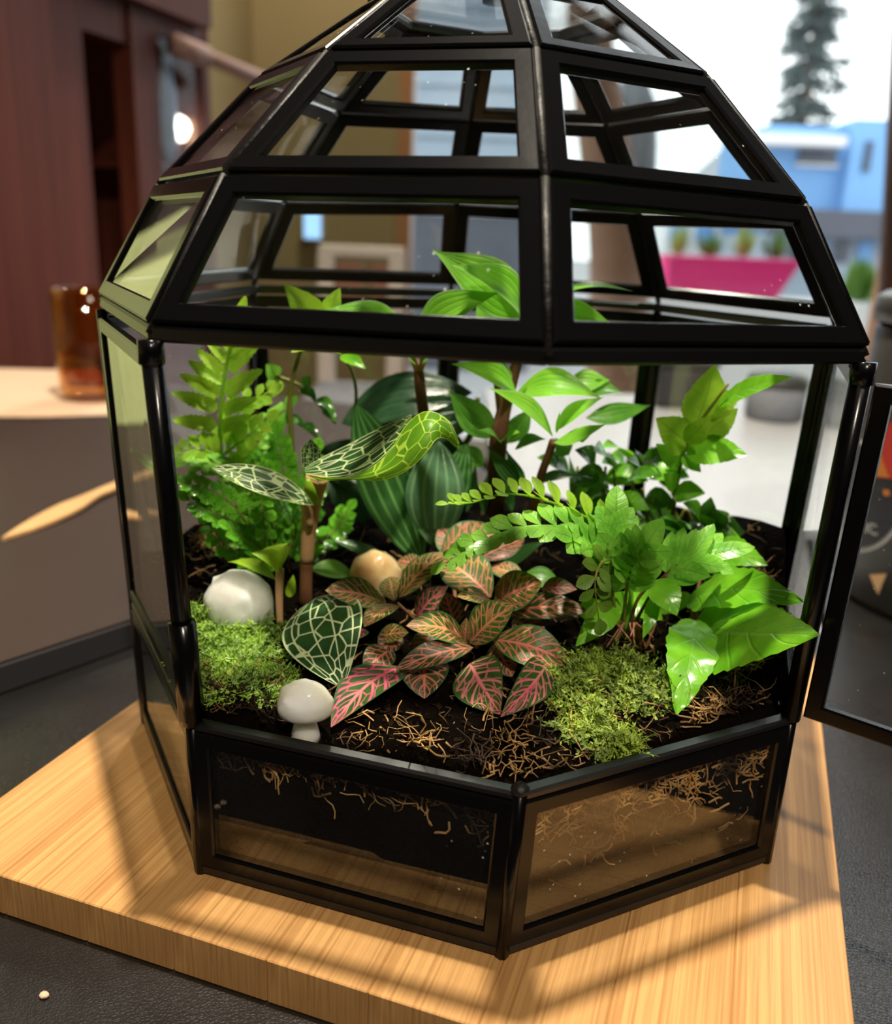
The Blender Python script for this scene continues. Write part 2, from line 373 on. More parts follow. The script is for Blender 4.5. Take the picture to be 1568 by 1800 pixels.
PROF = {
 'ovate': lambda a: math.sin(PI*a**0.72)**0.85, 'ellip': lambda a: math.sin(PI*a)**0.75,
 'lance': lambda a: math.sin(PI*a**0.8)**1.25, 'obov': lambda a: math.sin(PI*a**1.25)**0.8,
 'strap': lambda a: min(1.0, (a/0.16)**0.6, ((1-a)/0.3)**0.8), 'heart': lambda a: math.sin(PI*max(a, 1e-6)**0.5)**0.8,
 'round': lambda a: math.sqrt(max(0, 1-(2*a-1)**2))**0.8, 'lobe': lambda a: min(1.0, (a/0.12)**0.5, ((1-a)/0.45)**0.55),
}
def leaf_geo(base, tip, width, n, shape='ovate', bend=0.1, fold=0.15, rip=0.0, ripn=3.0, serr=0.0, serrn=9, nu=14, nv=6, twist=0.0, curl=0.0, sway=0.0, ph=0.0):
    base = np.asarray(base, float); tip = np.asarray(tip, float)
    d = tip-base; L = np.linalg.norm(d); t = d/L
    n = np.asarray(n, float); n = nz(n-t*np.dot(n, t)); s_ = np.cross(t, n)
    pf = PROF[shape]; V = []; UV = []; Fc = []
    for i in range(nu+1):
        a = i/nu; hw = max(pf(min(max(a, 0.0), 1.0)), 0.02)*width/2
        tw = twist*(a-0.5); ss = s_*math.cos(tw)+n*math.sin(tw); nn = n*math.cos(tw)-s_*math.sin(tw)
        c = base+t*L*a+n*(bend*L*math.sin(PI*a))+s_*(sway*L*math.sin(PI*a))
        for j in range(nv+1):
            q = -1+2*j/nv
            h_ = hw
            if serr: 
                fr = (a*serrn+ph) % 1.0
                h_ = hw*(1+serr*((1-fr) if abs(q) > 0.99 else 0.0)-serr*0.5)
            up = fold*h_*abs(q)**1.3 + rip*width*math.sin(a*ripn*2*PI+ph*6+(0 if q > 0 else 1.7))*q*q - curl*h_*q*q
            V.append(c+ss*(q*h_)+nn*up); UV.append((a, j/nv))
    for i in range(nu):
        for j in range(nv):
            b = i*(nv+1)+j; Fc.append((b, b+1, b+nv+2, b+nv+1))
    return V, Fc, UV
def pinna_px(width_px, p, s_):
    v = nz(np.asarray(p)-CAM); sp = s_-v*np.dot(s_, v)
    return width_px*depth(p)/FPX/max(np.linalg.norm(sp), 0.45)
def above(x, y, Y):
    p = P(x, y, Y)
    while p[2] < soil_z(p[0], p[1])+0.0012 and Y > -0.10: Y -= 0.001; p = P(x, y, Y)
    return p
def leafpx(parent, mat, b, t, wpx, n=(0, -0.6, 0.8), name='leaf', label=None, **kw):
    """blade from photo pixel b to pixel t (each with a world-y), apparent width wpx"""
    B, T = above(*b), above(*t); d = nz(T-B); n = np.asarray(n, float); nn = nz(n-d*np.dot(n, d)); s_ = np.cross(d, nn)
    V, Fc, UV = leaf_geo(B, T, pinna_px(wpx, (B+T)/2, s_), n, **kw)
    return mk(name, V, Fc, mat, parent, UV, True, label)
def stem(parent, pts, r0, r1, mat, name='stem', n=8, k_=14):
    sp = spline(pts, k_); m = len(sp)
    return MB().tube(sp, [r0+(r1-r0)*i/(m-1) for i in range(m)], n).build(name, mat, parent, True)
def frond(parent, pts, npairs, lenf, wr, nrm, mat, angle=62, shape='lobe', stem_mat='olive_stem', r=0.0006, start=0.12, serr=0.0, serrn=6, fold=0.1, bend=0.05, droop=0.0, tipleaf=True, jit=0.06, rip=0.0, curl=0.0, sides=(-1, 1), nu=8, nv=4):
    sp = spline(pts, 40); tot = len(sp)-1
    rach = MB().tube(sp[::2], [r*(1-0.75*i/20) for i in range(len(sp[::2]))], 6).build('frond', stem_mat, parent, True)
    nrm = np.asarray(nrm, float)
    for i in range(npairs):
        a = start+(1-start)*(i/(npairs)); x = a*tot; k_ = min(int(x), tot-1)
        p = sp[k_]+(sp[k_+1]-sp[k_])*(x-k_); tg = nz(sp[min(k_+2, tot)]-sp[max(k_-2, 0)])
        n = nz(nrm-tg*np.dot(nrm, tg)); s_ = np.cross(tg, n)
        L = lenf(a)
        for sg in sides:
            an = math.radians(angle*(1-0.3*a)+random.uniform(-6, 6)); LL = L*(1+random.uniform(-jit, jit)*2)
            dirv = nz(s_*sg*math.sin(an)+tg*math.cos(an)-n*droop+n*random.uniform(-0.12, 0.12))
            V, Fc, UV = leaf_geo(p, p+dirv*LL, LL*wr, n+s_*sg*random.uniform(-0.2, 0.2), shape, bend, fold, rip, 2.0, serr, serrn, nu, nv, curl=curl, ph=random.random())
            mk('pinna', V, Fc, mat, rach, UV)
    if tipleaf:
        tg = nz(sp[-1]-sp[-4]); L = lenf(1.0)*1.2
        V, Fc, UV = leaf_geo(sp[-1], sp[-1]+tg*L, L*wr, nrm, shape, bend, fold, nu=nu, nv=nv); mk('pinna', V, Fc, mat, rach, UV)
    return rach
# ------------------------------------------------------------------ room and street (large structure)
def struct(o, label=None): return tag(o, label, None, None, 'structure')
M['olive_wall'] = simple('olive_plaster', (0.30, 0.235, 0.115), 0.85, 0.2, var=0.08, scale=3, bump=0.1, bscale=80)
M['ceiling'] = simple('dull_ceiling', (0.13, 0.115, 0.095), 0.9, 0.1)
M['room_wall'] = simple('dim_brown_wall', (0.06, 0.042, 0.03), 0.9, 0.2, var=0.15, scale=2)
M['floor'] = wood_mat('dark_floor', (0.05, 0.028, 0.016), (0.10, 0.055, 0.03), 1, 0.05)
M['jamb'] = wood_mat('orange_wood', (0.36, 0.15, 0.055), (0.55, 0.27, 0.11), 2, 0.1, 0.35)
M['mahogany'] = wood_mat('mahogany', (0.075, 0.016, 0.009), (0.14, 0.034, 0.020), 2, 0.12, 0.55, 0.2, var=0.1)
M['dark_inside'] = simple('dark_interior', (0.008, 0.005, 0.004), 0.8, 0.1)
M['white_paint'] = simple('white_paint', (0.75, 0.75, 0.74), 0.5, 0.3)
M['pale_top'] = simple('pale_counter', (0.40, 0.40, 0.42), 0.35, 0.5, var=0.06, scale=6)
RX0, RX1, RY0, RY1, RZ0, RZ1 = -1.15, 3.4, -2.6, 2.3, -0.76, 2.80
XW = P(722, 400, RY1)[0]              # where the window begins on the back wall
def slab(name, x0, x1, y0, y1, z0, z1, mat): 
    return struct(MB().box(((x0+x1)/2, (y0+y1)/2, (z0+z1)/2), (x1-x0, y1-y0, z1-z0)).build(name, mat))
slab('floor', RX0-0.1, RX1+0.1, RY0-0.1, RY1+0.1, RZ0-0.1, RZ0, 'floor')
slab('ceiling', RX0-0.1, RX1+0.1, RY0-0.1, RY1+0.1, RZ1, RZ1+0.1, 'ceiling')
slab('wall_left', RX0-0.1, RX0, RY0-0.1, RY1, RZ0, RZ1, 'olive_wall')
XC = P(450, 300, RY1)[0]
slab('wall_left_return', RX0, XC, 1.75, RY1, RZ0, RZ1, 'olive_wall')
slab('wall_front', RX0, RX1, RY0-0.1, RY0, RZ0, RZ1, 'room_wall')
slab('wall_right', RX1, RX1+0.1, RY0, RY1, RZ0, RZ1, 'room_wall')
slab('wall_back', RX0-0.1, XW-0.034, RY1, RY1+0.1, RZ0, RZ1, 'olive_wall')
slab('wall_back_sill', XW-0.034, RX1, RY1, RY1+0.1, RZ0, RZ0+0.30, 'room_wall')
slab('trim_1', XW-0.036, XW, RY1-0.03, RY1+0.11, RZ0+0.30, RZ1, 'jamb')
slab('trim_2', XW, RX1, RY1-0.02, RY1+0.11, RZ0+0.30, RZ0+0.36, 'white_paint')
# the big window: frame bars with a pane between each pair
xs = [XW, XW+1.35, XW+2.55, RX1]
for i in range(3):
    wn = struct(MB().box((xs[i+1]-0.02, RY1+0.05, (RZ0+0.36+RZ1)/2), (0.04, 0.06, RZ1-RZ0-0.36)).build('window_%d' % (i+1), 'jamb'))
    MB().box(((xs[i]+xs[i+1])/2-0.01, RY1+0.05, (RZ0+0.36+RZ1)/2), (xs[i+1]-xs[i]-0.03, 0.006, RZ1-RZ0-0.36)).build('window_pane', 'window_glass', wn)

# street outside
M['asphalt'] = simple('pale_pavement', (0.34, 0.33, 0.33), 0.9, 0.2, var=0.2, scale=0.8)
struct(MB().box((6, 32.4, -1.05), (90, 60, 0.1)).build('ground', 'asphalt'), 'pale grey street beyond the window')

# ------------------------------------------------------------------ tables and bamboo board
TZ = -0.012
ua = -math.radians(17.5); BU = np.array([math.cos(ua), math.sin(ua), 0]); BV = np.array([-math.sin(ua), math.cos(ua), 0]); BZ = np.array([0, 0, 1.0])
t = empty('leather_topped_table', (0.15, 0.0, RZ0), 'black leather-topped table under the bamboo board', 'table')
yb = 0.262
top = MB().prism([(-0.66+0.02, -0.75, TZ-0.03), (1.1, -0.75, TZ-0.03), (1.1, 0.232, TZ-0.03), (0.214, 0.256, TZ-0.03), (0.170, 0.114, TZ-0.03), (0.15, 0.118, TZ-0.03), (-0.05, 0.158, TZ-0.03), (-0.64, 0.36, TZ-0.03)], (0, 0, 0.03)).build('table_top', 'leather', t)
for x, y in ((-0.55, -0.68), (1.02, -0.68), (1.02, 0.1), (-0.55, 0.25)):
    MB().box((x, y, (TZ-0.03+RZ0)/2), (0.05, 0.05, TZ-0.03-RZ0)).build('leg', 'dark_inside', t)
# brown neighbouring table top laid a finger higher, its dark edge to the viewer
e0 = np.array([-0.172, 0.022]); ed = nz(np.array([0.607, 0.794])); en = np.array([-ed[1], ed[0]])
t = empty('brown_tray_table', (-0.35, 0.35, TZ), 'brown low platform table with charcoal edge behind the board', 'table')
q0 = e0-ed*0.40; q1 = e0+ed*0.33
poly = [q0, q1, q1+en*0.02+np.array([-0.05, 0.26]), np.array([-0.62, 0.75]), np.array([-0.62, q0[1]+0.05])]
MB().prism([(p[0], p[1], TZ+0.0008) for p in poly], (0, 0, 0.0105)).build('edge_band', 'grey_edge', t)
cc = np.mean(poly, 0); poly2 = [p+(cc-p)*0.006 for p in poly]
MB().prism([(p[0], p[1], TZ+0.0113) for p in poly2], (0, 0, 0.0012)).build('table_top', 'brown_table', t)
BT = TZ+0.0125
# pale window counter beyond the leather table
t = empty('window_counter', (0.7, 0.6, RZ0), 'pale grey counter by the window, beyond the leather table', 'counter')
MB().prism([(0.02, yb+0.026, TZ-0.03), (0.2, yb+0.002, TZ-0.03), (1.6, yb-0.02, TZ-0.03), (1.6, 0.80, TZ-0.03), (0.02, 0.80, TZ-0.03)], (0, 0, 0.0285)).build('counter_plank', 'pale_top', t)
MB().prism([(-0.03, 0.158, TZ-0.03), (0.15, 0.1215, TZ-0.03), (0.168, 0.1175, TZ-0.03), (0.211, yb-0.001, TZ-0.03), (0.02, yb+0.0245, TZ-0.03), (-0.03, yb+0.0245, TZ-0.03)], (0, 0, 0.0295)).build('counter_plank', 'pale_top', t)  # near plank's pale top stands in for window light reflected in the leather
for x in (0.1, 1.5): MB().box((x, 0.55, (TZ-0.03+RZ0)/2), (0.06, 0.30, TZ-0.03-RZ0)).build('leg', 'dark_inside', t)
# bamboo board: glued strips
bd = empty('bamboo_board', (0, 0, TZ), 'rectangular bamboo board carrying the glass terrarium', 'board')
u0, u1, v0, v1 = -0.1085, 0.1176, -0.118, 0.112
nst = 9
for i in range(nst):
    a, b = u0+(u1-u0)*i/nst, u0+(u1-u0)*(i+1)/nst
    c = BU*(a+b)/2+BV*(v0+v1)/2; c[2] = TZ/2
    st = MB().box((0, 0, -TZ/2), (b-a-0.00005, v1-v0, -TZ), bev=0.0003).build('bamboo_strip', 'bamboo', origin=(0, 0, 0))
    st.parent = bd; st.location = (c[0], c[1], 0); st.rotation_euler = (0, 0, ua)

# ------------------------------------------------------------------ terrarium
R0 = 0.11; PHI = 3.2477
ZS = [0.0, 0.0434, 0.1369, 0.1688, 0.1963]; RS = [0.9591*R0, 0.9665*R0, R0, 0.0911, 0.0632]
OBS = {(2,0):(177,532),(2,1):(262,588),(2,2):(962,625),(2,3):(1520,628),(2,7):(447,497),(2,6):(793,507),(2,5):(1158,532),
(3,0):(278,325),(3,1):(395,308),(3,2):(958,312),(3,3):(1413,362),(3,7):(502,353),(3,6):(803,353),(3,5):(1122,372),
(4,0):(455,140),(4,1):(578,93),(4,2):(945,88),(4,3):(1243,140),(4,7):(597,197),(4,6):(828,207),(4,5):(1064,218),
(1,0):(235,1058),(1,1):(340,1272),(1,2):(915,1395),(1,3):(1390,1262),(0,0):(258,1270),(0,1):(355,1525),(0,2):(880,1680),(0,3):(1345,1515)}
VT = {}
for l in range(5):
    for kk in range(8):
        a = PHI+kk*PI/4; p = np.array([RS[l]*math.cos(a), RS[l]*math.sin(a), ZS[l]])
        if (l, kk) in OBS:                       # hand-soldered: each corner sits a hair off the ideal octagon
            r_ = ray(*OBS[(l, kk)]); q = CAM+r_*depth(p)/float(np.dot(r_, _F)); p = p+(q-p)*0.8
            if l == 0: p[2] = 0.0
        VT[(l, kk)] = p
for kk in range(8):
    a = PHI+kk*PI/4; VT[(5, kk)] = np.array([0.034*math.cos(a), 0.034*math.sin(a), 0.2165])
CEN = np.array([0, 0, 0.10])
ter = empty('glass_terrarium', (0, 0, 0), 'black metal framed glass dome terrarium with its front open', 'terrarium')
def inset(poly, w_):
    n = len(poly); cen = np.mean(poly, 0); nrm = np.zeros(3)
    for i in range(n): nrm += np.cross(poly[i]-cen, poly[(i+1) % n]-cen)
    nrm = nz(nrm); lines = []
    for i in range(n):
        a, b = poly[i], poly[(i+1) % n]; e = nz(b-a); inn = np.cross(nrm, e)
        lines.append((a+inn*w_, e, inn))
    out = []
    for i in range(n):
        p1, e1, _ = lines[i-1]; p2, e2, n2 = lines[i]
        s_ = np.dot(p2-p1, n2)/(np.dot(e1, n2)+1e-12); out.append(p1+e1*s_)
    return out, nrm
def panel(poly, parent, wid=0.0042, th=0.0026, name='panel_frame', mat='black_metal', pane='pane', gap=0.0006):
    poly = [np.array(p, float) for p in poly]; outer, nrm = inset(poly, gap)
    ch = 0.0005; loops = []
    for off, hh in ((0, -th/2+ch), (0, th/2-ch), (ch, th/2), (wid-ch, th/2), (wid, th/2-ch), (wid, -th/2+ch), (wid-ch, -th/2), (ch, -th/2)):
        lp, _ = inset(outer, off); loops.append([p+nrm*hh for p in lp])
    n = len(poly); V = [p for lp in loops for p in lp]; F_ = []
    for a in range(8):
        b = (a+1) % 8
        for i in range(n):
            j = (i+1) % n; F_.append((a*n+i, a*n+j, b*n+j, b*n+i))
    fr = mk(name, V, F_, mat, parent, None, False)
    if pane:
        ip, _ = inset(outer, wid*0.6)
        MB().prism([p-nrm*0.0005 for p in ip], nrm*0.001).build('pane', pane, fr)
    return fr
def quad(l0, l1, k0, k1, dz0=0.0, dz1=0.0):
    q = [VT[(l0, k0)].copy(), VT[(l0, k1)].copy(), VT[(l1, k1)].copy(), VT[(l1, k0)].copy()]
    q[0][2] += dz0; q[1][2] += dz0; q[2][2] += dz1; q[3][2] += dz1
    return q
for kk in range(8):
    k1 = (kk+1) % 8
    panel(quad(0, 1, kk, k1, 0.002, -0.001), ter)                       # low box
    if kk not in (1, 2): panel(quad(1, 2, kk, k1, 0.0012, -0.0035), ter)   # body (front two bays open)
    panel(quad(2, 3, kk, k1, 0.0015, 0), ter, 0.0046)
    panel(quad(3, 4, kk, k1), ter, 0.0044)
    panel(quad(4, 5, kk, k1), ter, 0.0040)
def rod(a, b, r, name, mat='solder', n=8, k_=2):
    pts = [a+(b-a)*i/k_ for i in range(k_+1)]; return MB().tube(pts, r, n).build(name, mat, ter, True)
for kk in range(8):
    for l in (2, 3, 4): rod(VT[(l, kk)], VT[(l+1, kk)], 0.0010, 'solder_seam', 'solder')
    rod(VT[(0, kk)], VT[(1, kk)], 0.0017, 'corner_post', 'black_metal')
    if kk in (1, 3):
        rod(VT[(1, kk)], VT[(2, kk)]-[0, 0, 0.002], 0.0024, 'hinge_post', 'black_metal', 10)
    elif kk != 2:
        rod(VT[(1, kk)], VT[(2, kk)]-[0, 0, 0.002], 0.0016, 'corner_post', 'black_metal')
    if kk in (1, 3): rod(VT[(2, kk)]-[0, 0, 0.0062], VT[(2, kk)]-[0, 0, 0.0012], 0.0028, 'corner_joint', 'black_metal', 10)
b_, t_ = VT[(1, 1)], VT[(2, 1)]
rod(b_+(t_-b_)*0.02, b_+(t_-b_)*0.29, 0.0032, 'hinge_sleeve', 'black_metal', 10)
def bar(a, b, wd, hh, name, mat='bar_metal'):
    """chamfered bar lying along an edge, wd deep (horizontally, inwards), hh tall"""
    e = nz(b-a); up = np.array([0, 0, 1.0]); inn = nz(np.cross(up, e)); 
    if np.dot(inn, -(a+b)/2) < 0: inn = -inn
    up = np.cross(e, inn); 
    if up[2] < 0: up = -up
    c = (a+b)/2+inn*(wd/2-0.0012)
    return MB().box(c, (np.linalg.norm(b-a)+0.0006, wd, hh), (e, inn, up), 0.0006).build(name, mat, ter)
for kk in range(8):
    k1 = (kk+1) % 8; dz = np.array([0, 0, 1.0])
    bar(VT[(2, kk)]*(0.992, 0.992, 1)-dz*(0.0000 if kk < 3 else 0.0018), VT[(2, k1)]*(0.992, 0.992, 1)-dz*(0.0000 if kk < 3 else 0.0018), 0.0034, 0.0034 if kk < 3 else 0.0030, 'rim_bar')
    bar(VT[(1, kk)]-dz*0.0004, VT[(1, k1)]-dz*0.0004, 0.0036 if kk in (1, 2) else 0.0022, 0.0022, 'sill_bar')
    bar(VT[(0, kk)]+dz*0.0016, VT[(0, k1)]+dz*0.0016, 0.0042, 0.0030, 'foot_bar')
    bar(VT[(5, kk)]+dz*0.0005, VT[(5, k1)]+dz*0.0005, 0.0040, 0.0024, 'top_bar')
MB().prism([VT[(0, kk)]*0.985+[0, 0, 0.0006] for kk in range(8)], (0, 0, 0.0014)).build('base_plate', 'black_metal', ter)
MB().prism([VT[(5, kk)]+[0, 0, 0.0012] for kk in range(8)], (0, 0, 0.0012)).build('top_pane', 'pane', ter)
MB().lathe([(0.004, 0), (0.004, 0.006), (0.006, 0.010), (0.006, 0.013), (0.004, 0.017), (0.0005, 0.018)], (0, 0, 0.2190), 20, True).build('finial', 'black_metal', ter, True)
for kk in (1, 2, 3): MB().lathe([(0.0005, -0.0004), (0.0019, 0.0), (0.0021, 0.0011), (0.0010, 0.0021), (0.0002, 0.0023)], VT[(1, kk)]+[0, 0, 0.0004], 10).build('solder_bead', 'solder', ter, True)
# the two-leaf door, swung out on the right-hand post
hb, ht = VT[(1, 3)]+[0, 0, 0.0015], VT[(2, 3)]-[0, 0, 0.005]
rot = 2*PI+math.atan2(-0.0141, 0.0179)-math.atan2(*(VT[(1, 2)]-VT[(1, 3)])[[1, 0]])
def rz(p, c, a):
    d = p-c; return np.array([c[0]+d[0]*math.cos(a)-d[1]*math.sin(a), c[1]+d[0]*math.sin(a)+d[1]*math.cos(a), p[2]])
dj = {}
for kk in (1, 2):
    dj[(1, kk)] = rz(VT[(1, kk)], VT[(1, 3)], rot); dj[(2, kk)] = rz(VT[(2, kk)], VT[(2, 3)], rot)
    dj[(1, kk)][2] = hb[2]; dj[(2, kk)][2] = ht[2]
e = nz((dj[(1, 2)]-hb)*[1, 1, 0])
dr = panel([hb+e*0.0026, dj[(1, 2)], dj[(2, 2)], ht+e*0.0026], ter, 0.0042, 0.0026, 'door_leaf', pane='door_pane')
dr2 = panel([dj[(1, 2)], dj[(1, 1)], dj[(2, 1)], dj[(2, 2)]], ter, 0.0042, 0.0026, 'door_leaf', pane='door_pane')

# ------------------------------------------------------------------ soil
def soil_z(x, y):
    return 0.0425+0.080*(y+0.095)+0.0018*math.sin(x*95+1.3)*math.cos(y*80+0.4)+0.0010*math.sin(x*210+y*160)+(0.016*max(0, x-0.062)/0.03 if x > 0.062 else 0)*(1 if y > -0.06 else 0.4)+(0.010*max(0, -x-0.075)/0.025 if x < -0.075 else 0)
nr, na = 14, 64
V = []; F_ = []
def octr(a, lev_r):
    th_ = (a-PHI) % (PI/4)-PI/8; return lev_r*math.cos(PI/8)/math.cos(th_)
for i in range(nr+1):
    for j in range(na):
        a = PHI+2*PI*j/na; r_ = (octr(a, R0*0.9665)-0.0022)*i/nr
        x, y = r_*math.cos(a), r_*math.sin(a); z = soil_z(x, y)+(rng.rand()-0.5)*0.0012
        if i == nr: z = min(z, 0.0425) if (j/na*8) % 8 > 0.8 and (j/na*8) % 8 < 3.2 else z-0.001
        V.append((x, y, z))
for (lv, zz) in ((0.9640, 0.024), (0.9600, 0.0032)):
    for j in range(na):
        a = PHI+2*PI*j/na; r_ = octr(a, R0*lv)-0.0022; V.append((r_*math.cos(a), r_*math.sin(a), zz))
for i in range(nr+2):
    for j in range(na):
        F_.append((i*na+j, (i+1)*na+j, (i+1)*na+(j+1) % na, i*na+(j+1) % na)[::-1])
tag(mk('potting_soil', V, F_, 'soil', None, None, True), 'dark potting soil filling the low glass box of the terrarium', 'soil', None, 'stuff')
# loose fibres and crumbs on the soil and pressed against the front glass
fb = MB(); cr = MB()
def inside(x, y, mrg=0.006):
    a = math.atan2(y, x); return math.hypot(x, y) < octr(a, R0*0.9665)-mrg
def fibre(p, L, r, up=0.35):
    d = nz([random.gauss(0, 1), random.gauss(0, 1), random.gauss(0, up)]); pts = [np.array(p)]
    for _ in range(4):
        d = nz(d+np.array([random.gauss(0, 0.55), random.gauss(0, 0.55), random.gauss(0, up*0.9)])); q = pts[-1]+d*L/4
        q[2] = max(q[2], soil_z(q[0], q[1])-0.0004)
        if not inside(q[0], q[1], 0.0035): break
        pts.append(q)
    if len(pts) > 2: fb.tube(pts, [r*(1-0.1*i) for i in range(len(pts))], 4, False)
spots = [(-0.060, -0.073, 0.008, 260), (0.036, -0.086, 0.018, 200), (0.078, -0.052, 0.014, 200), (0.006, -0.097, 0.012, 110), (-0.022, -0.092, 0.012, 70), (-0.092, 0.01, 0.014, 160), (0.090, -0.02, 0.012, 160), (0.066, -0.068, 0.006, 170), (0.088, -0.045, 0.008, 160), (0.055, -0.035, 0.02, 70)]
for sx, sy, sg, n in spots:
    for _ in range(int(n*1.4)):
        x, y = random.gauss(sx, sg), random.gauss(sy, sg*0.7)
        if inside(x, y): fibre((x, y, soil_z(x, y)+random.uniform(0, 0.0022)), random.uniform(0.004, 0.011), random.choice((0.0001, 0.00013, 0.00017, 0.00022, 0.00032)))
for _ in range(420):
    a = random.uniform(0, 2*PI); r_ = 0.104*math.sqrt(random.random()); x, y = r_*math.cos(a), r_*math.sin(a)
    if inside(x, y): fibre((x, y, soil_z(x, y)+0.0005), random.uniform(0.003, 0.009), random.uniform(0.00012, 0.0003))
for _ in range(5200):
    a = random.uniform(PI, 2*PI) if random.random() < 0.8 else random.uniform(0, PI); r_ = 0.104*math.sqrt(random.random()); x, y = r_*math.cos(a), r_*math.sin(a)
    if inside(x, y, 0.004):
        c = np.array([x, y, soil_z(x, y)+0.0004]); s_ = random.uniform(0.0003, 0.0008)
        v = [c+np.array([random.gauss(0, s_), random.gauss(0, s_), random.gauss(0, s_*0.7)]) for _ in range(4)]
        cr.add(v, [(0, 1, 2), (0, 2, 3), (0, 3, 1), (1, 3, 2)])
# against the glass of the two front bays and the side bays
for kk, n, zl in ((1, 330, 0.0335), (2, 520, 0.024), (0, 60, 0.035), (3, 200, 0.02)):
    a0, b0 = VT[(1, kk)], VT[(1, kk+1)]; a1, b1 = VT[(0, kk)], VT[(0, kk+1)]
    nin = nz(np.array([-(a0+b0)[0], -(a0+b0)[1], 0]))
    for _ in range(n):
        s_ = random.uniform(0.04, 0.96); zz = 0.042-(0.042-zl)*abs(random.gauss(0, 0.5))
        f = zz/0.0434; base = (a0+(b0-a0)*s_)*f+(a1+(b1-a1)*s_)*(1-f); base[2] = zz
        e = nz(b0-a0); p = base+nin*random.uniform(0.0010, 0.0020); an = random.uniform(-1, 1)*1.2; pts = [p]
        for _ in range(4):
            an += random.gauss(0, 0.6); q = pts[-1]+(e*math.cos(an)+np.array([0, 0, 1])*math.sin(an))*random.uniform(0.0008, 0.0022)
            q[2] = min(q[2], 0.0425); pts.append(q)
        fb.tube(pts, random.uniform(0.00012, 0.00034), 4, False)
tag(fb.build('soil_fibres', 'fibre', None, True), 'tan coconut fibres strewn over the terrarium soil', 'fibres', None, 'stuff')
tag(cr.build('bark_crumbs', 'fibre_dark', None, False), 'dark bark crumbs scattered over the terrarium soil', 'bark', None, 'stuff')
# ------------------------------------------------------------------ plants (photo pixel + world-y for each leaf)
UPF = (0, -0.55, 0.83)                # up and a little to the viewer
def plant(name, px, label, Y, group=None):
    p = P(px[0], px[1], Y); p[2] = soil_z(p[0], p[1]); return empty(name, p, label, 'plant', group)

# --- netted-leaf orchid with tan stem
orc = plant('jewel_orchid', (540, 1055), 'jewel orchid with thick tan stem and netted leaves above the white quartz mushroom', -0.018)
yb_ = -0.018
stem(orc, [P(537, 1062, yb_), P(538, 1010, yb_), P(539, 985, yb_-0.001)], 0.0020, 0.0020, 'russet_stem', 'lower_stem', 10)
MB().tube(spline([P(539, 987, yb_-0.001), P(543, 930, yb_-0.002), P(549, 880, yb_-0.004), P(558, 838, yb_-0.006)], 16), [0.0021, 0.0021, 0.0022, 0.0022, 0.0023, 0.0023, 0.0024, 0.0025, 0.0026, 0.0026, 0.0027, 0.0028, 0.0029, 0.0030, 0.0031, 0.0032, 0.0033], 10).build('upper_stem', 'tan_stem', orc, True)
MB().tube(spline([P(545, 925, yb_-0.006), P(540, 893, yb_-0.007), P(530, 870, yb_-0.008)], 8), [0.0010, 0.0012, 0.0014, 0.0016, 0.0017, 0.0018, 0.0018, 0.0016, 0.0012], 8).build('leaf_sheath', 'tan_stem', orc, True)
MB().tube(spline([P(556, 885, yb_-0.007), P(546, 865, yb_-0.009), P(541, 842, yb_-0.009)], 8), [0.0008, 0.0013, 0.0016, 0.0017, 0.0017, 0.0016, 0.0014, 0.001, 0.0006], 8).build('leaf_sheath', M['sprout'], orc, True)
leafpx(orc, 'jewel', (552, 888, -0.030), (373, 822, -0.030), 46, (0.25, -0.65, 0.72), shape='ellip', fold=0.28, bend=0.06, nu=18, nv=8, label='dark netted leaf reaching left')
# the big right-hand leaf: dark upper half folded against a lime lower half, tip hooked down
def strip_leaf(parent, mat, edge_a, edge_b, nu=22, nv=6, puff=0.0, label=None):
    A = spline([P(*p) for p in edge_a], nu); B = spline([P(*p) for p in edge_b], nu); V = []; UV = []; Fc = []
    for i in range(nu+1):
        for j in range(nv+1):
            q = j/nv; p = A[i]+(B[i]-A[i])*q; o_ = nz(CAM-p)*puff*math.sin(PI*q)*math.sin(PI*i/nu); V.append(p+o_); UV.append((i/nu, q))
    for i in range(nu):
        for j in range(nv): b = i*(nv+1)+j; Fc.append((b, b+1, b+nv+2, b+nv+1))
    return mk('leaf', V, Fc, mat, parent, UV, True, label)
Y0 = -0.034
midr = [(537, 833, Y0), (590, 838, Y0-0.006), (640, 826, Y0-0.010), (680, 796, Y0-0.011), (708, 762, Y0-0.010), (724, 735, Y0-0.008)]
topE = [(536, 822, Y0+0.004), (568, 803, Y0+0.006), (618, 778, Y0+0.006), (668, 752, Y0+0.004), (704, 736, Y0+0.000), (724, 728, Y0-0.004)]
strip_leaf(orc, 'jewel', topE, midr, puff=-0.002)
midr2 = [(537, 834, Y0-0.001), (590, 840, Y0-0.007), (640, 828, Y0-0.011), (682, 796, Y0-0.012), (716, 744, Y0-0.011), (752, 722, Y0-0.011), (790, 740, Y0-0.012), (808, 779, Y0-0.014)]
botE = [(560, 846, Y0-0.002), (615, 843, Y0-0.012), (668, 845, Y0-0.017), (715, 828, Y0-0.020), (750, 795, Y0-0.020), (768, 772, Y0-0.018), (784, 772, Y0-0.016), (800, 786, Y0-0.014)]
strip_leaf(orc, 'jewel_lime', midr2, botE, puff=0.003, label='lime underside of the hooked leaf')
leafpx(orc, 'jewel', (548, 830, -0.026), (546, 772, -0.026), 34, (0.1, -0.9, 0.3), shape='strap', fold=0.25, bend=0.02, nu=10)
leafpx(orc, 'jewel', (556, 1050, -0.036), (602, 1208, -0.066), 150, (-0.1, -0.8, 0.6), shape='ovate', bend=0.10, fold=-0.05, nu=18, nv=10, label='broad netted leaf low at the stem foot')
